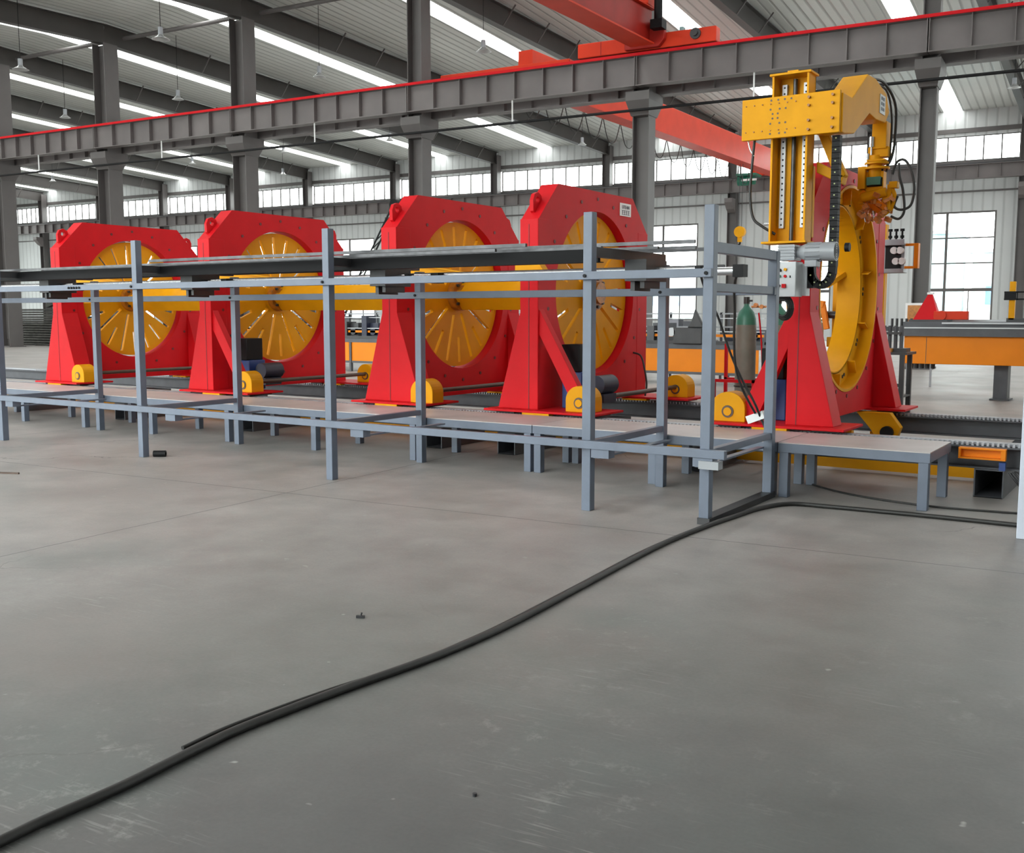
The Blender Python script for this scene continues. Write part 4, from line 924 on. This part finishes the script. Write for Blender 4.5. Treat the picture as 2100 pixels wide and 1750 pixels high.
for k in range(5): MB().cyl((-4.55 + k * .1, 20.95, .56), (-4.55 + k * .1, 20.95, .665), .04, 8).build('hanging_hose', 'dark', t1)
pk = thing('red_clamp_head', 'dark red pyramid-shaped clamp with a red arm on the orange-apron table', 'machine head', (-4.3, 21.0, 1.5))
MB().add([(-4.53, 20.85, 1.50), (-4.06, 20.85, 1.50), (-4.06, 21.15, 1.50), (-4.53, 21.15, 1.50), (-4.30, 20.97, 1.98), (-4.22, 20.97, 1.98), (-4.22, 21.03, 1.98), (-4.30, 21.03, 1.98)], [(0, 1, 5, 4), (1, 2, 6, 5), (2, 3, 7, 6), (3, 0, 4, 7), (4, 5, 6, 7), (3, 2, 1, 0)]).build('pyramid_guard', 'red', pk)
MB().box(-4.16, -3.55, 20.85, 21.0, 1.50, 1.66).cyl((-4.02, 20.82, 1.58), (-4.02, 20.86, 1.58), .09, 18).build('arm', 'crane_red', pk, bevel=.01)
MB().box(-4.31, -4.2, 20.94, 21.06, 1.98, 2.02).build('tip', 'white', pk)
yp = thing('gauge_post', 'narrow yellow upright post with a black frame on the right table', 'post', (-2.8, 20.95, 1.5))
MB().box(-2.87, -2.77, 20.9, 21.0, 1.50, 2.2).build('post', 'yellow', yp, bevel=.005)
MB().box(-2.95, -2.55, 20.85, 20.88, 1.86, 1.89).box(-2.95, -2.55, 20.85, 20.88, 1.99, 2.02).box(-2.57, -2.54, 20.85, 20.88, 1.86, 2.02).box(-2.74, -2.72, 20.85, 20.88, 1.86, 2.02).box(-2.95, -2.75, 20.87, 20.9, 1.89, 1.99).build('stop_frame', 'black', yp)
MB().tube([(-2.45, 20.9, 1.5), (-2.46, 20.9, 2.0), (-2.42, 20.9, 2.2), (-2.3, 20.9, 2.26), (-2.15, 20.9, 2.25)], .02, 8).build('bent_pipe', 'dark', label='bent dark pipe standing at the right end of the table', cat='pipe')
tr_ = MB()
for k in range(6): tr_.cyl((-4.95 + k * .09, 21.0, 1.36), (-4.95 + k * .09, 21.0, 1.52), .025, 8)
tr_.box(-5.5, -4.4, 20.7, 21.3, 1.28, 1.36)
tr_.build('spring_rack', 'dark', t1)

# small workbench with clutter
wbn = thing('workbench', 'small dark steel workbench with clutter just right of the ring machine', 'workbench', (-4.1, 17.2, 0))
MB().box(-4.9, -3.75, 16.95, 17.6, .96, 1.0).build('bench_top', 'dark', wbn)
for x, y in ((-4.85, 17.0), (-3.83, 17.0), (-4.85, 17.52), (-3.83, 17.52)): MB().box(x - .035, x + .035, y - .035, y + .035, 0, .96).build('leg', 'dark', wbn)
MB().box(-4.85, -3.8, 17.0, 17.05, .45, .5).box(-4.85, -3.8, 17.0, 17.5, .28, .31).build('stretcher', 'dark', wbn)
cz = thing('parts_rack', 'dark rack of upright rollers standing on the small workbench', 'rack', (-4.05, 17.3, 1.0))
MB().box(-4.3, -3.8, 17.1, 17.4, 1.0, 1.06).box(-4.3, -3.9, 17.1, 17.16, 1.28, 1.32).build('rack_base', 'dark', cz)
for k in range(5): MB().cyl((-4.26 + k * .09, 17.2, 1.06), (-4.26 + k * .09, 17.2, 1.42), .03, 10).build('roller', 'track', cz)
MB().box(-4.35, -4.0, 16.98, 17.1, 1.0, 1.06).cyl((-4.3, 17.0, 1.06), (-4.3, 17.0, 1.1), .03, 10).build('hand_tool', 'hub', label='orange and black tool lying at the front of the small workbench', cat='tool')
wn_ = thing('picture_board', 'small white framed notice board beyond the workbench', 'notice board', (-5.3, 24.0, 0))
MB().box(-5.32, -5.28, 24.0, 24.04, 0, 1.3).box(-4.82, -4.78, 24.0, 24.04, 0, 1.3).build('leg', 'motor_grey', wn_)
MB().box(-5.38, -4.72, 23.97, 24.0, 1.28, 1.85).build('frame', 'white', wn_); MB().box(-5.33, -4.77, 23.962, 23.97, 1.33, 1.80).build('panel', 'hub', wn_)

# second machine table behind the ring machines
t2 = thing('machine_table', 'long machine table with orange apron panels behind the ring machines', 'machine table', (-15, 22.1, 0))
TY = 21.7
MB().box(-26.0, -7.85, TY, TY + .9, .82, .92).box(-26.0, -7.85, TY, TY + .06, .24, .30).build('table_frame', 'track', t2)
for k in range(15):
    x = -7.88 - k * 1.2
    MB().box(x - 1.14, x - .03, TY + .02, TY + .04, .30, .82).build('apron_panel', 'orange', t2, label='orange apron panel')
    MB().box(x - 1.18, x - 1.12, TY - .02, TY + .06, 0, .82).build('leg', 'track', t2)
MB().box(-26, -7.85, TY + .1, TY + .2, .92, 1.0).box(-26, -7.85, TY + .6, TY + .9, .92, .98).build('bed_rail', 'dark', t2)
MB().box(-26, -7.9, TY + .25, TY + .32, 1.09, 1.15).build('guide_bar', 'orange', t2, label='orange guide bar')
MB().box(-26, -7.9, TY + .22, TY + .36, 1.20, 1.22).box(-26, -7.9, TY + .3, TY + .4, 1.50, 1.52).build('slide_rail', 'rail_white', t2)
random.seed(3)
for k in range(24):
    x = -8.2 - k * .74
    if -10.3 < x < -8.9 or -18.9 < x < -17.1: continue
    u = MB().box(x - .2, x + .2, TY + .35, TY + .8, .98, random.uniform(1.2, 1.42)).box(x - .28, x - .1, TY + .2, TY + .6, .98, random.uniform(1.1, 1.6)).cyl((x + .08, TY + .25, 1.12), (x + .08, TY + .45, 1.12), .1, 12)
    u.build('forming_head', random.choice(['dark', 'navy', 'track']), t2)
sh = thing('steel_shelving', 'grey open shelf of small parts behind the orange-panelled table', 'shelving', (-15, 23.6, 0))
for k in range(12): MB().box(-25 + k * 1.55, -24.95 + k * 1.55, 23.4, 23.45, 0, 1.65).box(-25 + k * 1.55, -24.95 + k * 1.55, 23.9, 23.95, 0, 1.65).build('upright', 'track', sh)
MB().box(-25, -7.9, 23.4, 23.95, 1.28, 1.31).box(-25, -7.9, 23.4, 23.95, .8, .83).box(-25, -7.9, 23.4, 23.95, 1.6, 1.63).build('shelf', 'motor_grey', sh)
for k in range(30):
    x = -8.1 - k * .55 + random.uniform(-.1, .1); z = random.choice([.831, 1.311]); w = random.uniform(.1, .2)
    MB().box(x - w, x + w, 23.5, 23.8, z, z + random.uniform(.12, .26)).build('parts_bin', random.choice(['motor_grey', 'dark', 'ext_grey', 'navy', 'track']), label='small parts bin on the shelving behind the orange-panelled table', cat='bin', group='parts bins on the shelving')
dk = thing('drive_cabinet', 'dark motor cabinet standing on the orange-panelled table', 'machine cabinet', (-17.9, 21.9, .93))
MB().box(-18.5, -17.4, TY - .05, TY + .5, .93, 1.45).build('cabinet', 'navy', dk, bevel=.02)
MB().cyl((-18.2, TY + .1, 1.45), (-18.2, TY + .1, 1.52), .08, 12).box(-17.7, -17.55, TY - .07, TY - .05, 1.1, 1.25).build('fitting', 'motor_grey', dk)
dk = thing('drive_cabinet', 'dark toothed drive head on the table, seen between the two right rack posts', 'machine cabinet', (-9.5, 21.9, .93))
MB().box(-9.9, -9.2, TY - .1, TY + .4, .93, 1.3).prism([(-9.6, 1.3), (-9.2, 1.3), (-9.3, 1.5), (-9.42, 1.72), (-9.5, 1.45)], 'xz', TY, TY + .1).build('cabinet', 'dark', dk, bevel=.02)
MB().cyl((-9.95, TY - .1, 1.2), (-9.95, TY, 1.2), .1, 12).build('handwheel', 'rail_white', dk)
# black conveyor boom leaning up at left of the third machine
bm = thing('lattice_boom', 'thin black lattice boom leaning up behind the third ring machine', 'boom', (-30.6, 40, 0), 'B')
b = MB(); p0, p1 = Vector((-32.6, 40, .2)), Vector((-28.5, 40, 6.7))
for o_ in ((-.14, 0), (.14, 0)): b.bar(p0 + Vector((o_[0], 0, 0)), p1 + Vector((o_[0], 0, 0)), .06, .06)
for k in range(16):
    q, r2 = p0.lerp(p1, k / 16), p0.lerp(p1, (k + 1) / 16); b.bar(q + Vector((-.14, 0, 0)), r2 + Vector((.14, 0, 0)), .04, .04)
b.build('lattice', 'black', bm); MB().box(-33.3, -31.9, 39.4, 40.6, 0, .3).cyl((-28.5, 39.85, 6.7), (-28.5, 40.15, 6.7), .25, 14).build('base', 'black', bm)
# stock pile at the far left
sp_ = thing('steel_stock_pile', 'tall layered pile of dark steel sections at the far left', 'steel pile', (-50, 31.5, 0))
sp_['kind'] = 'stuff'
p = MB(); random.seed(9)
for layer in range(15):
    z = .03 + layer * .125
    for k in range(9):
        y = 31.0 + k * .26 + random.uniform(-.03, .03); o_ = random.uniform(-.6, .6)
        p.bar((-55.5 + o_, y, z + .045 + random.uniform(0, .015)), (-46.6 + o_, y + random.uniform(-.05, .05), z + .045 + random.uniform(0, .015)), .2, .085)
for k in range(4): p.bar((-54 + k * 2, 30.8, .015), (-54 + k * 2, 33.3, .015), .12, .03)
p.build('steel_sections', 'stock', sp_)
MB().bar((-49.2, 31.1, 2.03), (-46.0, 31.1, 2.8), .25, .18).build('angle_beam', 'stock', label='single dark beam slanting up off the pile at the far left', cat='beam')

# buildings outside the far windows
def outside(x0, x1, y, h, m, lab, wins=True):
    t = thing('outside_building', lab, 'building', ((x0 + x1) / 2, y, 0), 'B', 'buildings outside the far windows')
    MB().box(x0, x1, y, y + 8, -.04, h).build('wall', m, t); MB().box(x0 - .3, x1 + .3, y - .3, y + 8.3, h, h + .3).build('roof', 'ext_grey', t)
    n = int((x1 - x0) / 4)
    for k in range(n):
        MB().box(x0 + 1.2 + k * 4, x0 + 3 + k * 4, y - .04, y, 2.5, 4.2).build('window', 'ext_blue', t)
outside(-17, -10.2, 98, 8.6, 'ext_teal', 'pale teal shed seen through the tall window at right')
outside(-9.4, 6, 104, 7.2, 'ext_white', 'pale building with a grey roof seen through the right part of the tall window')
outside(-42, -20, 100, 5.2, 'ext_white', 'low pale building outside the windows behind the rack end')
outside(-80, -48, 100, 5.6, 'ext_grey', 'low grey building outside the windows behind the left machines')

# ================================================================== THINGS ON THE NEAR FLOOR
cab = [(-2.85, .9), (-2.91, 1.6), (-2.92, 1.76), (-2.92, 2.03), (-2.95, 2.36), (-2.96, 2.61), (-2.92, 3.1), (-2.85, 3.68), (-2.84, 4.29), (-2.9, 5.16), (-2.98, 6.33), (-2.97, 7.08), (-2.93, 7.60), (-2.88, 8.05), (-2.74, 8.37), (-2.42, 8.42), (-1.86, 8.45), (-1.32, 8.46), (-.9, 8.45), (.4, 8.4)]
MB().tube([(x, y, .019) for x, y in cab], .018, 12, 8).build('power_cable', 'rubber', label='thick black cable snaking across the floor to the rack foot', cat='cable')
cb2 = [(-3.02, 2.36), (-3.03, 2.62), (-2.98, 3.1), (-2.90, 3.5), (-2.885, 3.9), (-2.89, 4.3), (-2.95, 5.2), (-3.02, 6.2), (-3.01, 7.02), (-2.95, 7.4), (-2.91, 8.0), (-2.72, 8.43), (-2.3, 8.47), (-1.86, 8.50), (-1.2, 8.52), (-.8, 8.5), (.4, 8.46)]
MB().tube([(x - .0, y, .009) for x, y in cb2], .008, 8, 8).build('thin_cable', 'rubber', label='thin black wire lying alongside the thick floor cable', cat='cable')
MB().tube([(-2.9, 9.5, .01), (-2.6, 9.25, .01), (-2.2, 9.05, .01), (-1.7, 8.95, .01), (-1.2, 9.0, .01), (-.6, 9.1, .01)], .009, 8).build('thin_cable', 'rubber', label='thin black wire on the floor under the short platform section', cat='cable')
tr1 = thing('tape_roll', 'small black roll lying at the foot of a front rack post', 'roll', (-9.70, 7.32, 0))
MB().cyl((-9.71, 7.34, .036), (-9.60, 7.42, .036), .036, 18, r_in=.02).build('roll', 'black', tr1)
MB().bar((-10.6, 5.45, .008), (-9.78, 5.78, .008), .02, .016).build('steel_rod', 'brown', label='short rusty rod lying on the floor at the left edge', cat='rod')
MB().bar((-3.61, 3.96, .008), (-3.57, 3.98, .008), .014, .014).cyl((-3.59, 3.97, .008), (-3.585, 3.975, .03), .005, 8).build('bolt', 'dark', label='small dark bolt lying on the open floor left of the cable', cat='bolt')
MB().cyl((-1.91, 2.66, .0), (-1.91, 2.66, .010), .008, 8).build('nut', 'dark', label='tiny dark nut lying on the near floor right of the cable', cat='nut')
wp = thing('steel_cabinet', 'pale blue-white upright post at the right edge, in front of the track', 'post', (-.88, 8.1, 0))
MB().box(-.975, -.80, 8.02, 8.2, 0, 1.08).build('cabinet_body', 'pale', wp, bevel=.006)
MB().box(-.97, -.80, 8.0, 8.02, 1.0, 1.08).build('handle', 'pale', wp)
